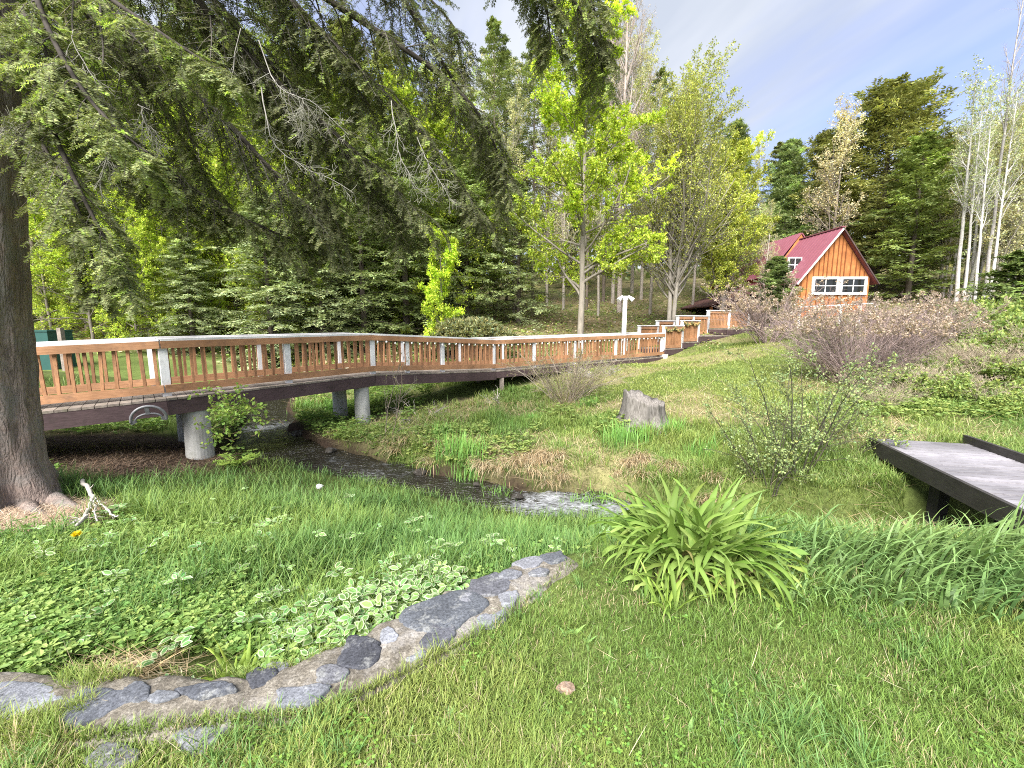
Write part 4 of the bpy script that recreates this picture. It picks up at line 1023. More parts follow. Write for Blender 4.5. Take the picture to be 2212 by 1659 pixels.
# ------------------------------------------------------------------ the big hemlock in front
g = np.random.default_rng(90)
hero = thing('big_hemlock', (-6.05, 4.92, float(height(-6.05, 4.92))), 'huge rough-barked hemlock at the left edge with drooping branches over the bridge', 'tree')
hz_ = np.array([-.95, -.65, -.5, -.35, -.1, .3, .9, 1.8, 3.0, 4.5, 6.5, 9.0, 12.0]); hr = np.array([.72, .62, .57, .53, .49, .46, .44, .42, .40, .37, .32, .25, .15])
cx = np.interp(hz_, [-1, 0, 1.6, 3.8, 8, 13], [-6.23, -6.21, -6.08, -5.77, -5.25, -4.85])
zz = np.linspace(0, 1, 110); zz = -.95 + 12.95 * zz ** 1.5; rr = np.interp(zz, hz_, hr); xx = np.interp(zz, hz_, cx)
th = np.arange(72) / 72 * 2 * math.pi
fl = np.exp(-np.maximum(zz + .6, 0) * 2.2)[:, None] * (.16 * np.sin(5 * th + .8) + .10 * np.sin(9 * th + 2))
Rr = rr[:, None] * (1 + fl + .02 * np.sin(14 * th + zz[:, None] * 1.2) + (fnoise(th[None] * 3 + zz[:, None] * .2, zz[:, None] * 1.0, .35, 95) - .5) * .12)
P = np.stack([xx[:, None] + Rr * np.cos(th), 4.92 + Rr * np.sin(th), np.repeat(zz[:, None], 72, 1)], -1)
ix = np.arange(P.shape[0] * 72).reshape(P.shape[0], 72)
mb = MB(); mb.add(P.reshape(-1, 3), np.stack([ix[:-1], np.roll(ix[:-1], -1, 1), np.roll(ix[1:], -1, 1), ix[1:]], -1).reshape(-1, 4))
for pts, r in (([(110, 1052, 5.0), (135, 1060, 4.9), (165, 1072, 4.82), (205, 1092, 4.75)], .11), ([(50, 1085, 4.9), (75, 1100, 4.6), (120, 1112, 4.45)], .1)):
    Q = np.array([at_depth(*p) for p in pts]); Q[:, 2] = np.interp(np.arange(len(Q)), [0, len(Q) - 1], [.02, -.06]) + height(Q[:, 0], Q[:, 1])
    mb.tubes(Q, np.linspace(r, r * .35, len(Q)), 10, cap=True)
local(hero, mb.build('trunk', M['hero_bark'], hero, True))
def smooth_path(pts, K=14):
    Q = np.array([at_depth(*p) for p in pts]); kk = np.arange(len(Q)); s = np.linspace(0, len(Q) - 1, K)
    C = along(Q, s)
    for _ in range(2): C[1:-1] = (C[:-2] + 2 * C[1:-1] + C[2:]) / 4
    return C
LIMBS = [  # picture points with distance, radius, brightness, side length
    ([(60, -260, 5.0), (200, 20, 5.2), (400, 165, 5.6), (575, 355, 6.0), (640, 430, 6.2), (690, 500, 6.4)], .062, .85, 1.0),
    ([(200, -420, 5.2), (480, -160, 5.6), (700, 0, 6.0), (875, 100, 6.3), (1025, 215, 6.6), (1072, 310, 6.8), (1090, 400, 6.8)], .055, .8, .9),
    ([(350, -420, 5.2), (760, -260, 5.6), (1080, -140, 5.8), (1210, -50, 6.0), (1285, 70, 6.1), (1305, 170, 6.2)], .045, 1.0, .75),
    ([(60, -60, 4.9), (100, 60, 4.6), (170, 190, 4.3), (250, 280, 4.2), (320, 330, 4.2)], .03, 2.1, .55),
    ([(60, 140, 4.9), (120, 300, 4.6), (180, 430, 4.4), (235, 530, 4.4), (275, 600, 4.5)], .03, 1.7, .6),
    ([(60, -160, 5.0), (210, -20, 4.8), (330, 60, 4.7), (420, 120, 4.7), (490, 160, 4.8)], .03, 2.0, .6),
    ([(150, -380, 5.2), (430, 20, 5.8), (600, 180, 6.2), (760, 320, 6.5), (860, 410, 6.7), (910, 470, 6.9)], .05, .75, 1.0),
    ([(300, -380, 5.3), (600, -20, 5.9), (780, 150, 6.4), (920, 290, 6.7), (1000, 400, 6.8), (1045, 480, 6.9)], .045, .75, .9),
    ([(60, 60, 5.0), (240, 260, 5.6), (420, 420, 6.1), (560, 490, 6.5), (690, 540, 6.9)], .045, 1.0, .9),
    ([(60, 200, 5.0), (200, 330, 5.5), (330, 410, 5.9), (430, 460, 6.2)], .035, 1.25, .7),
    ([(40, -350, 5.2), (300, -200, 5.6), (560, -60, 5.9), (700, 90, 6.2), (800, 230, 6.4)], .045, .8, 1.0),
    ([(40, 10, 5.0), (90, 90, 4.7), (120, 170, 4.6), (130, 250, 4.6)], .025, 1.6, .55),
    ([(60, 260, 5.0), (130, 380, 4.9), (180, 470, 4.9), (205, 580, 5.0), (215, 640, 5.0)], .025, 1.5, .5),
    ([(60, -300, 5.0), (250, -120, 5.6), (400, 20, 6.1), (500, 130, 6.5), (590, 260, 6.7)], .04, 1.1, .9),
    ([(200, -300, 5.6), (500, 40, 6.4), (680, 250, 6.8), (790, 390, 7.1), (860, 480, 7.2)], .04, .75, 1.1),
    ([(300, -200, 6.0), (560, 120, 6.6), (640, 300, 6.9), (690, 410, 7.1), (735, 500, 7.2)], .04, .8, 1.0),
    ([(60, -100, 5.2), (280, 120, 6.0), (380, 280, 6.4), (470, 420, 6.6)], .04, 1.1, 1.0),
    ([(600, -300, 6.2), (850, -40, 6.9), (960, 140, 7.2), (1040, 280, 7.3), (1075, 420, 7.3)], .04, .8, 1.0),
    ([(900, -300, 5.8), (1120, -120, 6.0), (1180, 0, 6.1), (1190, 100, 6.2)], .035, 1.1, .7),
    ([(1000, -330, 5.9), (1220, -110, 6.2), (1290, 30, 6.3), (1305, 120, 6.3)], .035, 1.2, .7),
    ([(300, -450, 5.4), (560, -230, 6.2), (820, -90, 6.8), (960, 20, 7.1), (1010, 110, 7.2)], .04, .9, .8),
]
lt = MB(); cr = MB()
for k, (pts, r, br, sl_) in enumerate(LIMBS):
    C = smooth_path(pts)[None]; R = (np.linspace(1, .22, C.shape[1]) * r)[None]
    lt.tubes(C, R, 8, (.055, .048, .042))
    dens = 52 if sl_ > .8 else 32
    B1, R1, L1 = grow(C, R, dens, .12, 1.0, .95, sl_ * 1.08, 6, g, flat=True, up=-.15, trop=-.18, noise=.08, rr=.3, relen=.35)
    B2, R2, L2 = grow(B1, R1, 15, .08, 1.0, .85, L1 * .36 + .06, 5, g, flat=True, trop=-.10, noise=.08, rr=.5, relen=.5)
    lt.tubes(B1, R1, 4, (.10, .09, .08)); lt.tubes(B2, R2, 3, (.13, .115, .095))
    keep = g.random(len(B2)) < .8
    base = np.array([.175, .195, .085]) * br ** .7
    if br > 1.3: base = np.array([.14, .16, .065]) * br
    cl = np.exp(g.normal(0, .3, dens)).repeat(15)[keep]
    tips = np.where((g.random(len(B2)) < .12)[:, None], np.array([1.9, 2.2, 1.3]), 1.0)[keep]
    needled(cr, B2[keep], g, 44, .036, .0100, base, .22, cl[:, None] * tips, .8)
    needled(cr, B1, g, 50, .036, .0100, base, .22, None, .8, .3)
local(hero, lt.build('limbs', M['twig'], hero, True))
local(hero, cr.build('crown', M['needle'], hero))
DEAD = [([(560, 90, 5.4), (600, 190, 5.3), (650, 215, 5.3), (700, 240, 5.3), (757, 298, 5.3)], .011), ([(565, 190, 5.3), (575, 290, 5.2), (625, 345, 5.1), (690, 375, 5.1), (765, 415, 5.1)], .012),
        ([(845, 225, 5.8), (855, 330, 5.7), (885, 390, 5.7), (920, 440, 5.7)], .010), ([(900, 300, 5.9), (915, 370, 5.8), (965, 445, 5.8)], .009), ([(240, 290, 4.7), (238, 350, 4.7), (212, 420, 4.7), (235, 510, 4.7)], .010),
        ([(150, 60, 4.6), (210, 190, 4.6), (240, 260, 4.6)], .008), ([(300, 220, 4.9), (345, 305, 4.9)], .009), ([(60, 275, 4.7), (0, 290, 4.4)], .010), ([(150, 330, 4.6), (40, 285, 4.6)], .008), ([(520, 60, 5.4), (500, 170, 5.3), (470, 250, 5.3), (440, 280, 5.3)], .008), ([(660, 210, 5.2), (665, 275, 5.2)], .007)]
dm = MB()
for pts, r in DEAD:
    C = smooth_path(pts, 12)[None]; C = C + np.cumsum(g.normal(0, .013, C.shape), 1) + g.normal(0, .008, C.shape); R = (np.linspace(1, .35, 12) * r)[None]
    R = R * .62; dm.tubes(C, R, 6, (.29, .275, .25))
    B1, R1, L1 = grow(C, R, 20, .1, 1.0, .8, .40, 5, g, up=-.1, trop=-.08, noise=.2, rr=.6); dm.tubes(B1, R1, 4, (.27, .265, .23))
    B2, R2, _ = grow(B1, R1, 7, .15, 1.0, .8, .15, 4, g, noise=.2, rr=.7); dm.tubes(B2, np.maximum(R2, .002), 3, (.27, .265, .21))
local(hero, dm.build('dead_branch', M['twig'], hero, True))

# ------------------------------------------------------------------ shrubs
def twiggy(seed, h, w, stems, sub, col, r=.012, heads=None, leafc=None, per=2, out=.6, Lf=.045, Wf=.03):
    g = np.random.default_rng(seed)
    az = g.uniform(0, 2 * math.pi, stems); tl_ = g.uniform(.1, out, stems)
    d = unit(np.stack([np.cos(az) * tl_ * w / h, np.sin(az) * tl_ * w / h, np.ones(stems)], -1)); pts = [np.stack([np.cos(az), np.sin(az), az * 0], -1) * g.uniform(0, .12 * w, (stems, 1)) + (0, 0, -.1)]
    L = h * g.uniform(.75, 1.1, stems) / d[:, 2] ** .5; K = 8
    for k in range(K - 1): d = unit(d + g.normal(0, .07, (stems, 3)) + np.stack([np.cos(az), np.sin(az), az * 0], -1) * .05 * w / h); pts.append(pts[-1] + d * (L / (K - 1))[:, None])
    P = np.stack(pts, 1); R = np.repeat(np.linspace(1, .4, K)[None], stems, 0) * r * g.uniform(.7, 1.3, (stems, 1))
    tr = MB(); tr.tubes(P, R, 5, tint(g, stems, col, .15, .03))
    P2, R2, L2 = grow(P, R, sub[0], .15, 1.0, .7, L * .42, 5, g, up=.15, trop=.02, noise=.16, rr=.6); tr.tubes(P2, R2, 3, tint(g, len(P2), col, .25, .03))
    P3, R3, L3 = grow(P2, R2, sub[1], .1, 1.0, .7, L2 * .5, 4, g, up=.1, noise=.16, rr=.7); tr.tubes(P3, np.maximum(R3, .0022), 3, tint(g, len(P3), np.array(col) * 1.05, .3, .03))
    cr = None
    if heads is not None:
        cr = MB(); sel = np.concatenate([P3[:, -1], P2[:, -1]]); sel = sel[(sel[:, 2] > np.quantile(sel[:, 2], heads[0]))]; sel = sel[g.random(len(sel)) < heads[1]]
        q = np.repeat(sel, 22, 0) + unit(g.normal(size=(len(sel) * 22, 3))) * g.uniform(.02, heads[2], (len(sel) * 22, 1)); leaves(cr, q, unit(g.normal(size=q.shape)), unit(g.normal(size=q.shape)), np.full(len(q), .05), np.full(len(q), .035), tint(g, len(q), (.44, .35, .27), .25, .05))
    if leafc is not None:
        cr = cr or MB(); leafy(cr, P3, g, per, .1, Lf, Wf, leafc, 1.2, .4, .3)
    return tr, cr
def shrub(name, x, y, label, parts, cat='shrub', group=None, sc=1., rz=0., cname='foliage'):
    o = thing(name, (x, y, float(height(x, y)) - .03), label, cat, group); o.scale = (sc,) * 3; o.rotation_euler.z = rz
    parts[0].build('branches', M['twig'], o, True)
    if parts[1] is not None: parts[1].build(cname, M['leaf'], o)
    return o
HYC = (.28, .215, .20)
hyd = shrub('hydrangea_bush', col_x(1848, 10.7), 10.7, 'largest leafless pinkish-grey bush with dried flower heads below the cottage', twiggy(51, 2.2, 3.0, 90, (10, 8), HYC, .011, (.55, .10, .07), None, out=.75), cname='flower_heads')
again(hyd, col_x(1935, 13.2), 13.2, .85, 2.0, 'leafless grey bush behind the right side of the largest bush', None)
again(hyd, col_x(1990, 12.6), 12.6, .6, 5.0, 'leafless grey bush at the right end of the bush row', None)
again(hyd, col_x(1905, 16.5), 16.5, .45, 1.0, 'leafless bush with dried heads just under the cottage windows', None)
shrub('hydrangea_bush', col_x(1656, 16.5), 16.5, 'small tree-like leafless bush at the top of the stepped walkway', twiggy(52, 2.4, 2.9, 34, (11, 9), HYC, .018, (.4, .12, .07), None, out=.8), cname='flower_heads')
low = shrub('low_shrub', col_x(1985, 9.3), 9.3, 'loose green leafy shrub in the brush bank above the boardwalk', twiggy(53, .75, 1.5, 40, (8, 6), (.20, .15, .11), .008, None, (.27, .35, .10), 6, out=.8, Lf=.065, Wf=.042), group='green shrubs in the brush bank above the boardwalk')
g = np.random.default_rng(54)
for (u, y, sc) in ((1905, 8.7, .6), (2090, 8.8, .9), (2180, 9.6, 1.1), (2050, 10.4, 1.0), (1930, 10.3, .9), (2150, 11.2, 1.15), (2270, 9.5, 1.1), (2350, 11, 1.2), (2230, 12.5, 1.2), (2120, 13, 1.1), (1790, 9.0, .45), (2010, 8.4, .5), (2330, 8.5, 1), (2200, 15, 1.2), (2450, 10, 1.2), (2110, 12, 1.5), (2160, 13, 1.7), (2210, 13.5, 1.9), (2180, 11, 1.5), (2260, 12, 1.8), (2130, 15, 2.0), (2190, 16, 2.1), (2260, 8, .7), (2180, 8.2, .6)):
    again(low, col_x(u, y), y, sc, g.uniform(0, 6), 'loose green leafy shrub in the brush bank above the boardwalk', 'green shrubs in the brush bank above the boardwalk')
tan = shrub('dry_shrub', col_x(2140, 9.9), 9.9, 'tan leafless brush among the green shrubs above the boardwalk', twiggy(55, 1.1, 1.5, 40, (8, 6), (.36, .30, .22), .006), group='tan brush above the boardwalk')
for (u, y, sc) in ((1900, 8.5, .6), (1960, 9.4, .8), (2060, 9.1, .8), (2110, 8.6, .7), (2170, 10.2, 1), (2040, 12.2, 1), (2110, 10.6, 1), (1880, 10, .8), (2000, 9.9, .8), (2230, 10.8, 1.2), (2300, 9.2, 1), (2080, 10.4, .9), (1950, 8.8, .6), (2390, 9.4, 1.1)):
    again(tan, col_x(u, y), y, sc, g.uniform(0, 6), 'tan leafless brush among the green shrubs above the boardwalk', 'tan brush above the boardwalk')
DK = (.09, .085, .06)
shrub('sapling', col_x(1752, 6.3), 6.3, 'airy dark-stemmed sapling with tiny leaves beside the boardwalk', twiggy(56, 2.0, 1.9, 9, (8, 6), DK, .012, None, (.32, .40, .16), 7, out=.62, Lf=.04, Wf=.026))
shrub('sapling', col_x(1690, 6.2), 6.2, 'lower thin-stemmed sapling just left of the airy one', twiggy(57, 1.35, 1.2, 8, (8, 6), DK, .011, None, (.32, .40, .16), 7, out=.6, Lf=.04, Wf=.026))
shrub('sapling', col_x(1840, 6.6), 6.6, 'spreading low sapling between the airy one and the boardwalk corner', twiggy(58, 1.0, 1.7, 9, (8, 6), DK, .008, None, (.28, .37, .12), 6, out=.8, Lf=.04, Wf=.026))
shrub('bare_shrub', col_x(1225, 11.6), 11.6, 'twiggy budding shrub in front of the bridge ramp', twiggy(59, 1.7, 2.5, 42, (8, 7), (.30, .25, .19), .010, None, (.28, .30, .10), 2, out=.8, Lf=.03, Wf=.02))
shrub('sapling', col_x(826, 8.3), 8.3, 'single slim bare sapling standing on the stream bank before the bridge', twiggy(60, 1.75, .8, 2, (9, 5), (.20, .17, .14), .014, None, (.28, .32, .10), 1, out=.3, Lf=.03, Wf=.02))
shrub('dead_branch', col_x(905, 10.6), 10.6, 'dead grey branches lying under the bridge beside the pier', twiggy(61, .7, 1.6, 9, (6, 4), (.34, .31, .27), .014, out=.95), 'branch')
shrub('dead_branch', col_x(1075, 12.2), 12.2, 'pale forked dead branch under the middle of the bridge', twiggy(62, .6, .9, 5, (5, 3), (.42, .39, .34), .014, out=.9), 'branch')
shrub('dead_branch', col_x(1300, 14.3), 14.3, 'heap of grey dead branches against the ramp base', twiggy(63, .8, 2.6, 16, (6, 4), (.36, .33, .29), .02, out=.98), 'branch')
rho = MB(); rt = MB(); g = np.random.default_rng(64)
for cx_, cz_, rr_ in ((0, .8, .95), (-1.0, .6, .75), (1.05, .65, .8), (.5, 1.05, .7), (-.5, 1.0, .7)):
    D = unit(g.normal(size=(420, 3))) * g.uniform(.55, 1.05, (420, 1)) ** .5 * rr_; D[:, 1] *= .8; D[:, 2] = np.abs(D[:, 2]) * .85
    p = D + (cx_, 0, cz_ - .2)
    for _ in range(7):
        dd_ = unit(D + g.normal(0, .6, D.shape) * rr_ + (0, 0, .1)); leaves(rho, p, dd_, unit(g.normal(0, .5, D.shape) + (0, 0, 1)), g.uniform(.10, .17, len(p)), g.uniform(.035, .055, len(p)), tint(g, len(p), (.27, .28, .14), .4, .12))
    rt.tubes(np.stack([np.zeros((60, 3)) + (cx_ * .5, 0, -.2), p[:60] * .5 + (cx_ * .2, 0, .1), p[:60]], 1), np.repeat(np.array([[.02, .012, .005]]), 60, 0), 4, (.16, .12, .10))
shrub('rhododendron_bush', col_x(1010, 17.3), 17.3, 'rounded bronze-green rhododendron bush just beyond the bridge railing', (rt, rho), 'bush', sc=1.15)
# vine over the pier
vm, vl = MB(), MB(); g = np.random.default_rng(65)
VP = []
for k in range(24):
    u0, v0 = g.uniform(435, 550), g.uniform(838, 950)
    if u0 < 425 and v0 > 905: u0 += 40
    a = at_depth(u0, v0, 7.0 + g.uniform(-.15, .35)); VP.append(a + np.cumsum(np.concatenate([[np.zeros(3)], g.normal(0, .05, (5, 3)) + (g.normal(0, .05), 0, g.choice([-.045, .03]))]), 0))
for k in range(10):
    a = at_depth(g.uniform(400, 540), g.uniform(850, 895), 6.85 + (g.uniform(0, .2))); VP.append(a + np.cumsum(np.concatenate([[np.zeros(3)], g.normal(0, .03, (5, 3)) + (.05, .02, -.01)]), 0))
VP = np.array(VP); vm.tubes(VP, np.full(VP.shape[:2], .004), 4, (.16, .12, .07))
leafy(vl, VP, g, 15, 0, .075, .055, (.26, .38, .08), 1.2, .6, .3)
o = thing('vine', (-5.2, 7.0, -.7), 'leafy green vine climbing over the bridge edge and concrete pier', 'vine'); local(o, vm.build('stem', M['twig'], o)); local(o, vl.build('foliage', M['leaf'], o))
# fallen branch by the trunk
FB = [([(182, 1062), (196, 1085), (205, 1105), (186, 1150), (172, 1170)], .020), ([(205, 1105), (232, 1130), (262, 1150)], .011), ([(205, 1103), (208, 1135), (215, 1160)], .009), ([(186, 1150), (176, 1158), (165, 1165)], .012)]
fm = MB(); g = np.random.default_rng(66)
for pts, r in FB:
    Q = np.array([on_ground(u, v, .16) for u, v in pts]); C = along(Q, np.linspace(0, len(Q) - 1, 14)) + g.normal(0, .008, (14, 3)); r = r * 1.3; fm.tubes(C, np.linspace(1, .5, 14) * r, 7, (.42, .39, .35), True)
    B1, R1, _ = grow(C[None], (np.linspace(1, .5, 14) * r)[None], 6, .2, 1, .9, .14, 4, g, up=.3, noise=.2, rr=.5); fm.tubes(B1, R1, 4, (.4, .37, .33))
tag(fm.build('fallen_branch', M['twig'], smooth=True), 'pale lichen-covered fallen branch lying on the grass near the big trunk', 'branch')

# ------------------------------------------------------------------ grasses and ground cover
def blades(mb, p, H, W, az, lean, bend, cb, ct, seg=3, belly=.0, gg=None, pw=1.3, crease=0.):
    n = len(p); s = np.linspace(0, 1, seg + 1)
    ang = lean[:, None] + bend[:, None] * (s[None] ** pw)
    step = H[:, None] / seg
    r = np.concatenate([np.zeros((n, 1)), np.cumsum(np.sin(ang[:, :-1] * .5 + ang[:, 1:] * .5) * step, 1)], 1)
    z = np.concatenate([np.zeros((n, 1)), np.cumsum(np.cos(ang[:, :-1] * .5 + ang[:, 1:] * .5) * step, 1)], 1)
    h = np.stack([np.cos(az), np.sin(az)], -1)
    C = np.stack([p[:, None, 0] + h[:, None, 0] * r, p[:, None, 1] + h[:, None, 1] * r, p[:, None, 2] + z], -1)
    tw = (gg.normal(0, .5, n) if gg is not None else np.zeros(n))
    sd = np.stack([-np.sin(az + tw), np.cos(az + tw), 0 * az], -1)
    prof = np.clip((1 - s ** 2.2) * (1 + belly * np.sin(s * math.pi)), .04, None) * (.75 + .25 * np.minimum(s * 6, 1))
    o = sd[:, None] * (W[:, None] * prof * .5)[..., None]
    if crease:
        tg = unit(np.gradient(C, axis=1)); up_n = unit(np.cross(np.repeat(sd[:, None], seg + 1, 1), tg)); f_ = up_n * (W[:, None] * prof * crease)[..., None]
        if gg is not None: o = o + up_n * (W[:, None] * gg.normal(0, .12, (n, seg + 1)))[..., None]
        V = np.stack([C - o + f_, C, C + o + f_], 2); k3 = 3
    else: V = np.stack([C - o, C + o], 2); k3 = 2
    ix = np.arange(n * (seg + 1) * k3).reshape(n, seg + 1, k3)
    F = np.concatenate([np.stack([ix[:, :-1, q], ix[:, :-1, q + 1], ix[:, 1:, q + 1], ix[:, 1:, q]], -1).reshape(-1, 4) for q in range(k3 - 1)])
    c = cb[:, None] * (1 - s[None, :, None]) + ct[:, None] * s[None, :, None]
    mb.add(V.reshape(-1, 3), F, np.repeat(c, k3, 1).reshape(-1, 3))
def spread(g, n, y0, y1, s0=-1.45, s1=1.45, pw=1.0):
    y = (y0 ** -pw + g.random(n) * (y1 ** -pw - y0 ** -pw)) ** (-1 / pw)
    return y * g.uniform(s0, s1, n), y
def on_bridge_side(x, y):                         # True under or on decks
    out = np.zeros(len(x), bool)
    for k in range(4):
        a, b = EDGE_N[k], EDGE_F[k + 1]; d = unit((NEAR[k + 1] - NEAR[k])[:2]); n = np.array([-d[1], d[0]]); L = np.linalg.norm((NEAR[k + 1] - NEAR[k])[:2])
        rx, ry = x - NEAR[k][0], y - NEAR[k][1]; u = rx * d[0] + ry * d[1]; v = rx * n[0] + ry * n[1]
        out |= (u > -.2) & (u < L + .2) & (v > -.1) & (v < 1.4)
    rx, ry = x - ca[0], y - ca[1]; u = -(rx * dd[0] + ry * dd[1]); v = rx * nr[0] + ry * nr[1]
    return out | ((u > -.02) & (u < LB) & (v > -.06) & (v < wd + .06))
def wall_d(x, y):
    best = np.full(len(x), 9e9); ww_ = np.interp(np.arange(len(WALL)), np.arange(len(WALL)), [.21, .21, .20, .18, .14, .18, .21, .21, .17, .14, .11])
    for k in range(len(WALL) - 1):
        a, b = WALL[k], WALL[k + 1]; e = b - a; s = np.clip(((x - a[0]) * e[0] + (y - a[1]) * e[1]) / (e @ e), 0, 1)
        best = np.minimum(best, np.hypot(x - a[0] - s * e[0], y - a[1] - s * e[1]) - (ww_[k] * (1 - s) + ww_[k + 1] * s))
    return best
def mixcol(g, n, a, b, v=.18, t=None):
    t = g.random(n) if t is None else t
    return tint(g, n, 1, v, .06) * (np.asarray(a) * (1 - t[:, None]) + np.asarray(b) * t[:, None])
g = np.random.default_rng(200)

# mown lawn in front
x, y = spread(g, 330000, .95, 4.2, -1.5, 1.7, 1.2)
wd_ = wall_d(x, y)
patch = fnoise(x, y, .35, 201); big_ = fnoise(x, y, 1.0, 202)
over = (x < -1.0) & (wd_ > -.36) & (patch > .63)               # grass creeping over the left stones
tufts = (wd_ < 0) & (wd_ > -.3) & (np.hypot(x + .33, y - 1.80) < .085)
lift_over = (wd_ < 0)
keep = (y < lawn_edge(x) + .10) & ((wd_ > -.035 + .07 * (patch - .5)) | over | tufts)
keep &= ~((straw_amount(x, y) > .35) & (g.random(len(x)) < .6)) & (g.random(len(x)) < np.clip(.2 + 1.3 * patch, 0, 1))
keep &= ~((wd_ > .0) & (wd_ < .5) & (x < -.4) & (y > lawn_edge(x)))
x, y, patch, big_, lo = x[keep], y[keep], patch[keep], big_[keep], lift_over[keep]
z = height(x, y); z = np.where(lo, np.maximum(z, .035), z)
n = len(x); edge_k = sstep(1.05, .25, lawn_edge(x) - y + (fnoise(x, y, .4, 208) - .5) * .7) * sstep(.3, 1.0, x)
H = (.03 + .035 * big_ + .05 * (patch > .6) * g.random(n) + .09 * edge_k) * g.uniform(.6, 1.3, n)
t = np.clip((fnoise(x, y, .7, 203) - .36) * 2.4 + g.normal(0, .25, n), 0, 1)
cb = mixcol(g, n, (.07, .10, .025), (.16, .18, .06), .25, t); ct = mixcol(g, n, (.25, .42, .085), (.48, .57, .15), .40, t)  # dark base colours paint in the shade down in the turf
dry = g.random(n) < .04 + .16 * (fnoise(x, y, .25, 207) > .62) + .3 * straw_amount(x, y); ct[dry] = tint(g, dry.sum(), (.50, .42, .25), .15, .04); cb[dry] = ct[dry]
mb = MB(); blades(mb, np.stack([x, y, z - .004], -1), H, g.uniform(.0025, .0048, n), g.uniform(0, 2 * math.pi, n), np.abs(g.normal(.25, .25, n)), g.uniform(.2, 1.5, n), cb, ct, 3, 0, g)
# clover leaves and loose long stems
x, y = spread(g, 5000, 1.0, 3.4, -1.4, 1.6, 1.2); k = (fnoise(x, y, .3, 205) > .62) & (y < lawn_edge(x)) & (wall_d(x, y) > .02); x, y = x[k], y[k]; n = len(x)
for a in range(3):
    az = g.uniform(0, 6.28, n); leaves(mb, np.stack([x, y, height(x, y) + g.uniform(.035, .06, n)], -1), np.stack([np.cos(az), np.sin(az), .15 + 0 * az], -1), unit(g.normal(0, .25, (n, 3)) + (0, 0, 1)), g.uniform(.010, .018, n), g.uniform(.009, .015, n), tint(g, n, (.17, .30, .06), .2))
# broad weed rosettes and coarse tufts among the lawn
x, y = spread(g, 170, 1.0, 3.2, -1.4, 1.7, 1.2); k = (y < lawn_edge(x)) & (wall_d(x, y) > .03); x, y = x[k], y[k]
for a in range(8):
    n = len(x); az = g.uniform(0, 6.28, n); blades(mb, np.stack([x, y, height(x, y)], -1), g.uniform(.03, .08, n), g.uniform(.006, .014, n), az, g.uniform(.8, 1.25, n), g.uniform(.2, .9, n), tint(g, n, (.15, .26, .07), .2), tint(g, n, (.26, .40, .12), .25), 4, .5, g)
x, y = spread(g, 900, 1.0, 3.2, -1.4, 1.7, 1.2); k = (y < lawn_edge(x)) & (wall_d(x, y) > -.02) & (fnoise(x, y, .5, 209) > .5); x, y = x[k], y[k]; m = 26
n = len(x) * m; x = np.repeat(x, m) + g.normal(0, .018, n); y = np.repeat(y, m) + g.normal(0, .018, n)
blades(mb, np.stack([x, y, height(x, y)], -1), g.uniform(.05, .15, n), g.uniform(.003, .006, n), g.uniform(0, 6.28, n), np.abs(g.normal(.3, .25, n)), g.uniform(.3, 1.6, n), tint(g, n, (.09, .17, .05), .2), mixcol(g, n, (.17, .36, .11), (.33, .48, .12), .3), 4, 0, g)
tag(mb.build('lawn_grass', M['grass']), kind='stuff')
mb = MB(); x, y = spread(g, 170, 1.0, 3.2, -1.4, 1.6, 1.2); k = (y < lawn_edge(x)) & (wall_d(x, y) > -.1); x, y = x[k], y[k]; n = len(x)
blades(mb, np.stack([x, y, np.maximum(height(x, y), 0) + .02], -1), g.uniform(.06, .18, n), g.uniform(.0015, .003, n), g.uniform(0, 6.28, n), g.uniform(1.25, 1.55, n), g.normal(0, .3, n), tint(g, n, (.52, .44, .28), .2), tint(g, n, (.60, .52, .34), .2), 4, 0, g)
# straw heap at the wall and needle litter round the trunk
for (m, ux, vx, du, dv, zz, col_) in ((500, 250, 1440, 150, 42, -.14, (.40, .31, .19)),):
    c_ = np.array([at_height(ux + a * du, vx + b * dv, zz) for a, b in np.clip(g.normal(0, .5, (m, 2)), -1, 1)])
    blades(mb, np.stack([c_[:, 0], c_[:, 1], height(c_[:, 0], c_[:, 1]) + g.uniform(0, .05, m)], -1), g.uniform(.08, .3, m), g.uniform(.002, .005, m), g.normal(0, .5, m) + np.where(g.random(m) < .5, 0, math.pi), g.uniform(1.1, 1.6, m), g.normal(0, .3, m), tint(g, m, col_, .3), tint(g, m, col_, .3), 4, 0, g)
m = 16000; x = g.normal(-5.35, .95, m); y = g.normal(4.45, .62, m); a, b = under_tree(x, y); k = a > g.random(m) * .9; x, y = x[k], y[k]; n = len(x)
blades(mb, np.stack([x, y, height(x, y) + g.uniform(0, .03, n)], -1), g.uniform(.04, .16, n), g.uniform(.003, .006, n), g.uniform(0, 6.28, n), g.uniform(1.3, 1.6, n), g.normal(0, .3, n), tint(g, n, (.42, .31, .22), .35), tint(g, n, (.50, .38, .28), .35), 3, 0, g)
m = 9000; x = g.normal(-6.4, 1.5, m); y = g.normal(7.0, .9, m); a, b = under_tree(x, y); k = b > g.random(m) * .9; x, y = x[k], y[k]; n = len(x)
blades(mb, np.stack([x, y, height(x, y) + g.uniform(0, .03, n)], -1), g.uniform(.05, .2, n), g.uniform(.004, .009, n), g.uniform(0, 6.28, n), g.uniform(1.25, 1.6, n), g.normal(0, .3, n), tint(g, n, (.16, .11, .08), .4), tint(g, n, (.22, .16, .11), .4), 3, 0, g)
tag(mb.build('dry_litter', M['straw']), kind='stuff')

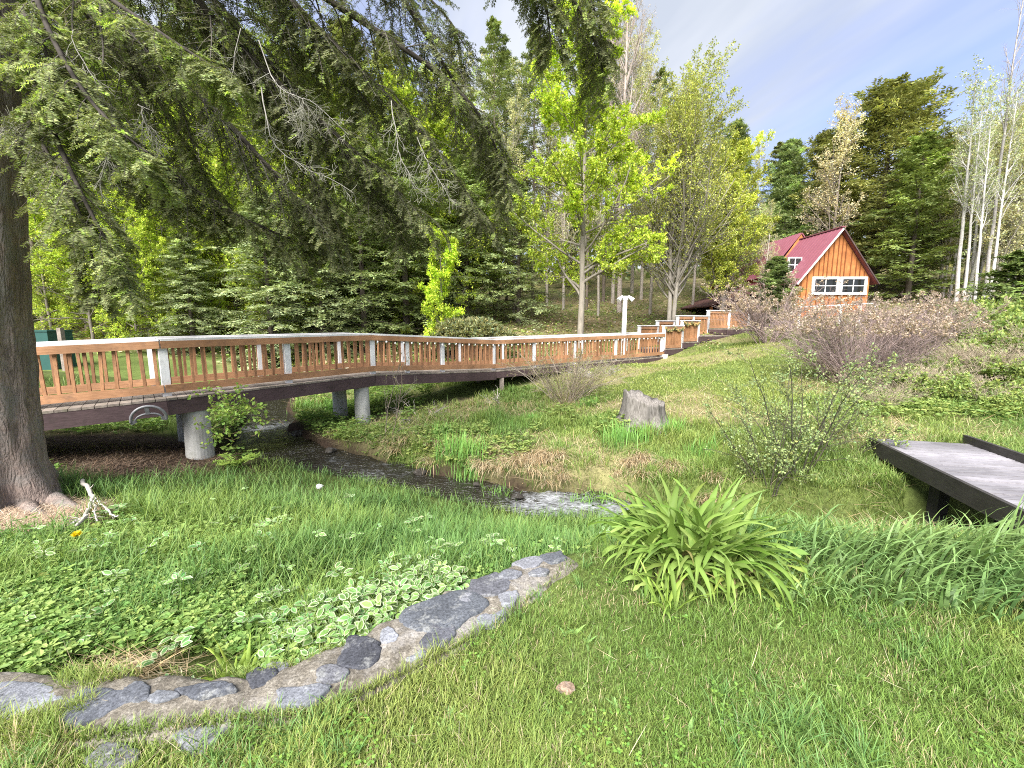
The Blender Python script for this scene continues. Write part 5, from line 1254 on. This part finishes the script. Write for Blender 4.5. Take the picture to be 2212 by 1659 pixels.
# long grass of the bed between wall and stream
x, y = spread(g, 260000, 1.6, 11, -1.5, 1.3, 1.0)
d_, zw_, pp_, sd_ = stream_d(x, y); ua, ub = under_tree(x, y)
pt = fnoise(x, y, .55, 210); pl = fnoise(x, y, 1.6, 211)
left = sstep(-.5, -1.6, x / np.maximum(y, .1) * 2.2 + (pl - .5) * 2)            # leafy weeds rather than grass to the left
keep = (y > lawn_edge(x) + .03) & (d_ > -.03) & (sd_ < 0) & (ua < .45) & (ub < .35) & ~on_bridge_side(x, y) & (wall_d(x, y) > .0)
keep &= (np.hypot((x + 4.15), (y - 4.15)) > .3) & (np.hypot((x + 1.78) / .42, (y - 1.92) / .17) > .9 + .5 * pl)
keep &= g.random(len(x)) < (.35 + .9 * pt) * (1 - .62 * left * (y < 4.2)) * 1
x, y, pt, d_ = x[keep], y[keep], pt[keep], d_[keep]; n = len(x); z = height(x, y)
lim = np.clip(.10 + .14 * (y - lawn_edge(x)), .10, .26)
H = lim * (.6 + .8 * pt) * g.uniform(.6, 1.35, n) * (.62 + .38 * sstep(.1, 1.3, d_))
t = np.clip(fnoise(x, y, .9, 212) * 1.6 - .4 + g.normal(0, .25, n), 0, 1)
mb = MB(); blades(mb, np.stack([x, y, z - .01], -1), H, np.maximum(g.uniform(.005, .010, n), y * .0012), g.uniform(0, 6.28, n), np.abs(g.normal(.15, .22, n)), g.uniform(.3, 1.7, n), mixcol(g, n, (.045, .09, .025), (.08, .12, .03), .3, t), mixcol(g, n, (.19, .37, .10), (.37, .50, .11), .42, t), 4, 0, g)  # bases coloured dark, standing in for shaded gaps between blades
tag(mb.build('bed_grass', M['grass']), kind='stuff')

# leafy weeds and variegated ground cover in the bed
mb = MB()
def leaves6(mb, p, d, nrm, L, W, c, fold=0.):
    d = unit(d); s = unit(np.cross(d, nrm) + 1e-9); u = np.cross(s, d); L, W = L[:, None], W[:, None]
    V = np.stack([p, p + d * L * .25 + s * W * .42 + u * W * fold, p + d * L * .62 + s * W * .46 + u * W * fold, p + d * L - u * L * fold, p + d * L * .62 - s * W * .46 + u * W * fold, p + d * L * .25 - s * W * .42 + u * W * fold], 1)
    n = len(p); ix = np.arange(n * 6).reshape(n, 6); mb.add(V.reshape(-1, 3), np.concatenate([ix[:, [0, 1, 2, 3]], ix[:, [0, 3, 4, 5]]]), np.repeat(c, 6, 0))
def compound(mb, x, y, z, size, col, g, edge=None, nleaf=5):
    n = len(x); az0 = g.uniform(0, 6.28, n)
    for k in range(nleaf):
        az = az0 + (k - (nleaf - 1) / 2) * .85 + g.normal(0, .15, n); d = np.stack([np.cos(az), np.sin(az), g.uniform(-.1, .45, n)], -1)
        nr = unit(g.normal(0, .42, (n, 3)) + (0, 0, 1)); L = size * g.uniform(.7, 1.15, n); p = np.stack([x, y, z], -1) + d * (L * .25)[:, None]
        if edge is not None: leaves6(mb, p - (0, 0, .0015), d, nr, L * 1.05, L * .55, tint(g, n, edge, .10, .03), .08); leaves6(mb, p + d * (L * .1)[:, None] + (0, 0, .001), d, nr, L * .78, L * .34, col, .08)
        else: leaves6(mb, p, d, nr, L, L * .55, col, .1)
x, y = spread(g, 11000, 1.7, 5.2, -1.5, .6, 1.0); pl = fnoise(x, y, .6, 221); wl = wall_d(x, y); d_, _, _, sd_ = stream_d(x, y); ua, ub = under_tree(x, y)
k = (y > lawn_edge(x) + .04) & (wl > .03) & (d_ > .2) & (ua < .4) & (ub < .3)
near_wall = sstep(1.0, .1, wl) * sstep(-.68, -.48, x / y) * sstep(.0, -.2, x / y)
k &= g.random(len(x)) < (.006 + .03 * (pl > .60) + .42 * near_wall * (.3 + (pl > .45)))
x, y = x[k], y[k]; n = len(x)
compound(mb, x, y, height(x, y) + np.clip(.08 + .10 * (y - lawn_edge(x)), .08, .24) * g.uniform(.6, 1.3, n), g.uniform(.040, .075, n), tint(g, n, (.19, .35, .10), .25), g, (.47, .54, .34))
tag(mb.build('variegated_ground_cover', M['leaf']), kind='stuff')
mb = MB()
x, y = spread(g, 26000, 1.7, 5.0, -1.6, .3, 1.0); pl = fnoise(x, y, .5, 225); wl = wall_d(x, y); d_, _, _, sd_ = stream_d(x, y); ua, ub = under_tree(x, y)
k = (y > lawn_edge(x) + .04) & (wl > .04) & (np.hypot((x + 1.78) / .42, (y - 1.92) / .17) > .9 + .5 * pl) & (ua < .35) & (ub < .3) & (g.random(len(x)) < sstep(-.45, -.8, x / y + (pl - .5) * .4) * .95 + .12)
x, y = x[k], y[k]; n = len(x)
compound(mb, x, y, height(x, y) + g.uniform(.03, .14, n), g.uniform(.022, .045, n), mixcol(g, n, (.18, .33, .08), (.38, .50, .15), .3), g, None, 4)
tag(mb.build('leafy_weeds', M['leaf']), kind='stuff')

# green growth and dead straw on the far bank and hill
x, y = spread(g, 560000, 5.0, 24, -1.35, 1.35, .75)
d_, zw_, pp_, sd_ = stream_d(x, y); st = straw_amount(x, y); pt = fnoise(x, y, .8, 230); hill = sstep(8.6, 10.5, y + (fnoise(x, y, 2, 231) - .5) * 2) * sstep(-.5, 1.5, x - 1)
path_ = sstep(.9, .3, np.abs(y - np.interp(x, [2, 3.5, 5, 6.2, 8], [10.8, 9.6, 8.4, 7.5, 7.2]) + (fnoise(x, y, .8, 233) - .5) * .8)) * sstep(1.8, 2.8, x)
forest = sstep(15, 19, y + (fnoise(x, y, 5, 51) - .5) * 5 - np.where(x > 4, 4.5, 0))
keep = (sd_ > 0) & ((d_ > .12) | (x > 1.6)) & ~on_bridge_side(x, y) & (g.random(len(x)) < (.35 + .8 * pt) * (1 - .6 * st) * (1 - .75 * path_) * (1 - .8 * forest))
x, y, st, pt, hill, d_ = x[keep], y[keep], st[keep], pt[keep], hill[keep], d_[keep]; n = len(x); z = height(x, y)
clumpy = fnoise(x, y, .45, 232)
H = ((.09 + .30 * np.maximum(clumpy - .42, 0) * 1.8) * (1 - hill) + .07 * hill) * g.uniform(.6, 1.4, n)
t = np.clip(fnoise(x, y, 1.3, 234) * 1.4 - .3 + .5 * hill + g.normal(0, .2, n), 0, 1)
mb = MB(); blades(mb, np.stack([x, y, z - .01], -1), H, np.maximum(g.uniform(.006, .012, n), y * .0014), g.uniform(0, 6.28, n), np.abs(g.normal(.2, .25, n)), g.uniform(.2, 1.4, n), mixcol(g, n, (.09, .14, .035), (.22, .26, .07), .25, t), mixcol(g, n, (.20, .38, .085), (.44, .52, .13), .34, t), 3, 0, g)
m = 30000; x = g.uniform(1.6, 8, m); y = g.uniform(3.6, 6.6, m); k = ~on_bridge_side(x, y); x, y = x[k], y[k]; n = len(x)
blades(mb, np.stack([x, y, height(x, y) - .01], -1), g.uniform(.10, .28, n), g.uniform(.006, .012, n), g.uniform(0, 6.28, n), np.abs(g.normal(.2, .25, n)), g.uniform(.3, 1.6, n), mixcol(g, n, (.09, .14, .035), (.2, .24, .07), .25), mixcol(g, n, (.2, .38, .1), (.40, .48, .14), .34), 4, 0, g)
tag(mb.build('bank_grass', M['grass']), kind='stuff')
mb = MB()
x, y = spread(g, 90000, 5.2, 16, -1.2, 1.35, .9); d_, zw_, pp_, sd_ = stream_d(x, y); st = straw_amount(x, y)
keep = (sd_ > 0) & (d_ > .05) & ~on_bridge_side(x, y) & (g.random(len(x)) < st * .5 + .03)
x, y = x[keep], y[keep]; n = len(x)
blades(mb, np.stack([x, y, height(x, y) + .01], -1), g.uniform(.10, .38, n), np.maximum(g.uniform(.004, .008, n), y * .0009), g.uniform(0, 6.28, n), g.uniform(.9, 1.5, n), g.uniform(-.1, .5, n), tint(g, n, (.38, .29, .17), .25), tint(g, n, (.54, .44, .28), .25), 3, 0, g)
# dead tufts hanging over the water's far edge
ss_ = g.uniform(5.2, 11.4, 110); ss_ = ss_[(fnoise(ss_ * 3, ss_ * 0, 1, 240) > .42)]
for s in ss_:
    c_ = along(STREAM, np.array([s]))[0]; t_ = along(STREAM, np.array([s + .05]))[0] - c_; nn_ = unit(np.array([-t_[1], t_[0]])); w_ = np.interp(s, np.arange(len(SW)), SW)
    b_ = c_[:2] + nn_ * (w_ + g.uniform(.2, .8)); m = int(g.integers(30, 110))
    pz = float(height(*b_)); az = np.arctan2(-nn_[1], -nn_[0]) + g.normal(0, .65, m)
    P = np.stack([b_[0] + g.normal(0, .07, m), b_[1] + g.normal(0, .06, m), np.full(m, pz + .03)], -1)
    blades(mb, P, g.uniform(.10, .45) * g.uniform(.5, 1.1, m), g.uniform(.005, .010, m), az, np.abs(g.normal(.5, .3, m)), g.uniform(1.3, 2.3, m), tint(g, m, (.36, .27, .16), .3), tint(g, m, (.50, .40, .25), .3), 5, 0, g)
m = 7000; x = g.uniform(1.8, 7.5, m); y = g.uniform(4.2, 6.9, m); k = (fnoise(x, y, .9, 245) > .5) & ~on_bridge_side(x, y); x, y = x[k], y[k]; n = len(x)
blades(mb, np.stack([x, y, height(x, y) + .02], -1), g.uniform(.15, .45, n), g.uniform(.005, .009, n), g.uniform(0, 6.28, n), g.uniform(.9, 1.5, n), g.uniform(-.1, .6, n), tint(g, n, (.34, .26, .15), .3), tint(g, n, (.52, .42, .27), .3), 4, 0, g)
tag(mb.build('dead_grass', M['straw']), kind='stuff')
# iris-like upright tufts on the far bank
mb = MB()
for (u, v, z_, h_, k_) in ((975, 985, -.8, .50, 70), (1010, 1000, -.85, .55, 90), (955, 945, -.75, .35, 50), (1080, 1040, -.95, .3, 60), (1335, 960, -.65, .45, 60), (1375, 950, -.6, .4, 50), (1150, 905, -.6, .25, 50), (1300, 1040, -.9, .3, 80), (1250, 1050, -.95, .25, 80), (1520, 985, -.7, .3, 60), (1450, 930, -.5, .3, 60), (1270, 870, -.4, .3, 50), (720, 890, -.8, .3, 60), (660, 880, -.7, .3, 60)):
    c_ = at_height(u, v, z_); m = k_ * 2; x, y = c_[0] + g.normal(0, .16, m), c_[1] + g.normal(0, .12, m)
    blades(mb, np.stack([x, y, height(x, y) - .02], -1), h_ * g.uniform(.6, 1.2, m), np.maximum(g.uniform(.010, .018, m), c_[1] * .0014), g.uniform(0, 6.28, m), np.abs(g.normal(.1, .13, m)), g.uniform(.05, .8, m), tint(g, m, (.14, .27, .07), .2), tint(g, m, (.24, .46, .10), .2), 4, 0, g)
tag(mb.build('upright_grass_tufts', M['grass']), kind='stuff')
# low leafy cover on the far bank, the brush bank and under the bridge
mb = MB()
x, y = spread(g, 60000, 6, 18, -1.2, 1.5, .8); d_, zw_, pp_, sd_ = stream_d(x, y); q = fnoise(x, y, 1.1, 250)
brush = sstep(.72, .85, x / y) * sstep(7.4, 8.2, y)
k = (sd_ > 0) & (d_ > .15) & ~on_bridge_side(x, y) & (g.random(len(x)) < .75 * (q > .58) * (y < 11) * (x < 2.5) + .85 * brush); x, y = x[k], y[k]; n = len(x)
compound(mb, x, y, height(x, y) + g.uniform(.03, .22, n), g.uniform(.05, .09, n), mixcol(g, n, (.19, .31, .08), (.40, .47, .14), .3), g, None, 4)
x = g.uniform(-9, -2.5, 5000); y = 7 + (x + 6.5) * .9 + g.uniform(-.8, 5.0, 5000); d_, zw_, pp_, sd_ = stream_d(x, y); k = (d_ > .1) & (fnoise(x, y, .8, 251) > .42) & (under_tree(x, y)[1] < .7); x, y = x[k], y[k]; n = len(x)
compound(mb, x, y, height(x, y) + g.uniform(.03, .25, n), g.uniform(.05, .10, n), mixcol(g, n, (.19, .34, .08), (.36, .48, .12), .3), g, None, 4)
tag(mb.build('low_weeds', M['leaf']), kind='stuff')
# leaf litter and seedlings on the wood floor
mb = MB(); x, y = spread(g, 70000, 14, 42, -1.35, 1.35, .6); k = ~on_bridge_side(x, y) & (g.random(len(x)) < .95 * sstep(15, 18, y + (fnoise(x, y, 5, 51) - .5) * 5 - np.where(x > 4, 3.5, 0) * np.where(x > 9, 1.6, 1))); x, y = x[k], y[k]; n = len(x)
c_ = np.where((g.random(n) < .45 + .5 * (fnoise(x, y, 3, 261) - .5))[:, None], tint(g, n, (.46, .36, .24), .35), tint(g, n, (.28, .38, .10), .3))
leaves(mb, np.stack([x, y, height(x, y) + g.uniform(.01, .14, n)], -1), unit(g.normal(size=(n, 3)) * (1, 1, .3)), unit(g.normal(0, .4, (n, 3)) + (0, 0, 1)), g.uniform(.08, .22, n), g.uniform(.06, .13, n), c_)
tag(mb.build('leaf_litter', M['leaf']), kind='stuff')

# tall broad-bladed grass on the right
mb = MB(); m = 15000; x = g.uniform(1.15, 6.5, m); y = g.uniform(1.5, 3.95, m)
e = np.interp(x, [1.1, 1.6, 2.2, 3, 4, 6.5], [2.5, 2.3, 2.1, 1.95, 1.85, 1.7])
k = (y > e + (fnoise(x, y, .5, 271) - .5) * .7) & (y < lawn_edge(x) + .1) & (np.hypot(x - 1.18, (y - 2.6) * 1.2) > .36); x, y = x[k], y[k]; e = e[k]; n = len(x)
hf = sstep(0, .9, y - e + .15) * (.75 + .5 * fnoise(x, y, .6, 272))
H = (.16 + .50 * hf) * (1 - .34 * sstep(2.2, 2.75, y)) * g.uniform(.55, 1.25, n) * sstep(.9, 1.9, x + .35)
t = fnoise(x, y, .7, 273)
blades(mb, np.stack([x, y, height(x, y) - .02], -1), H, g.uniform(.009, .024, n), g.normal(-.8, .95, n), np.abs(g.normal(.1, .16, n)), g.uniform(.6, 3.1, n), mixcol(g, n, (.035, .08, .022), (.08, .12, .035), .3, t), mixcol(g, n, (.17, .36, .11), (.40, .56, .19), .42, t), 7, .1, g, 2.2)  # shade low among the blades is put into the dark base colour
tag(mb.build('tall_grass', M['grass']), kind='stuff')

# daylilies
def strap_clump(mb, cx_, cy_, m, rad_, h0, h1, w0, w1, col1, col2, g, lean=(.15, .75), bend=(.5, 2.2)):
    r = rad_ * np.sqrt(g.random(m)); a = g.uniform(0, 6.28, m); x, y = cx_ + r * np.cos(a), cy_ + r * np.sin(a) * .8
    az = a + g.normal(0, 1.15, m); out = r / rad_
    blades(mb, np.stack([x, y, np.maximum(height(x, y), -.2) - .02], -1), g.uniform(h0, h1, m) * (1.05 - .25 * out), g.uniform(w0, w1, m), az, g.uniform(.03, lean[0], m) + lean[1] * out * g.uniform(.2, 1, m), g.uniform(*bend, m), mixcol(g, m, np.array(col1) * .7, np.array(col2) * .7, .2), mixcol(g, m, col1, col2, .28), 10, .35, g, 1.6, .22)
    return x, y
mb = MB()
strap_clump(mb, 1.17, 2.70, 330, .33, .42, .80, .026, .056, (.19, .35, .05), (.40, .55, .14), g, (.32, .35), (.7, 3.7))
strap_clump(mb, 1.17, 2.66, 26, .33, .3, .6, .016, .034, (.42, .38, .14), (.46, .36, .18), g, (.4, .6), (1.5, 3.9))
strap_clump(mb, 1.04, 2.46, 70, .22, .24, .42, .026, .044, (.26, .40, .07), (.44, .55, .16), g, (.2, .6), (.8, 3.0))
strap_clump(mb, 1.40, 2.5, 70, .22, .26, .46, .026, .046, (.26, .42, .07), (.44, .56, .15), g, (.2, .6), (.8, 3.0))
tag(mb.build('daylily_clump', M['leaf'], smooth=True), 'large bright green daylily clump with arching strap leaves at the lawn edge', 'plant')
mb = MB(); c_ = at_height(1440, 1318, .0); strap_clump(mb, c_[0], c_[1], 16, .05, .22, .42, .014, .022, (.30, .46, .08), (.44, .58, .13), g); tag(mb.build('daylily_clump', M['leaf'], smooth=True), 'small separate daylily shoot on the lawn in front of the large clump', 'plant')
mb = MB(); c_ = at_height(455, 1478, -.05); strap_clump(mb, c_[0] + .02, c_[1] + .16, 26, .07, .16, .30, .016, .024, (.34, .50, .07), (.48, .64, .13), g); tag(mb.build('daylily_clump', M['leaf'], smooth=True), 'small young daylily tuft behind the stone wall', 'plant')
# fern by the pier
mb = MB()
c_ = at_depth(505, 975, 7.1); zf = float(height(c_[0], c_[1]))
for k in range(13):
    a = g.uniform(0, 6.28); L = g.uniform(.35, .6); s = np.linspace(0, 1, 9); C = np.stack([c_[0] + math.cos(a) * L * s * .7, c_[1] + math.sin(a) * L * s * .7, zf + L * (s * .9 - .55 * s * s)], -1)[None]
    for q in range(2): needled(mb, C, g, 44, .085 - .03 * q, .022, (.24, .34, .07), .15, None, .9, .1)
tag(mb.build('fern', M['leaf']), 'young yellow-green fern beside the concrete pier', 'fern')
# dandelion
c_ = on_ground(172, 1196)
dn = thing('dandelion', tuple(c_), 'single yellow dandelion flower in the grass near the trunk', 'flower')
mb = MB(); mb.tubes([c_, c_ + (0, 0, .10), c_ + (.01, -.01, .17)], [.004] * 3, 6, (.2, .3, .08)); local(dn, mb.build('stem', M['col'], dn))
mb = MB(); m = 130; a = g.uniform(0, 6.28, m); e = g.uniform(.15, 1.1, m); D = np.stack([np.cos(a) * np.cos(e), np.sin(a) * np.cos(e), np.sin(e)], -1)
leaves(mb, np.repeat((c_ + (.01, -.01, .17))[None], m, 0), D, unit(g.normal(0, .3, (m, 3)) + (0, 0, 1)), np.full(m, .045), np.full(m, .014), tint(g, m, (.85, .68, .02), .1, .02)); local(dn, mb.build('flower_head', M['leaf'], dn))
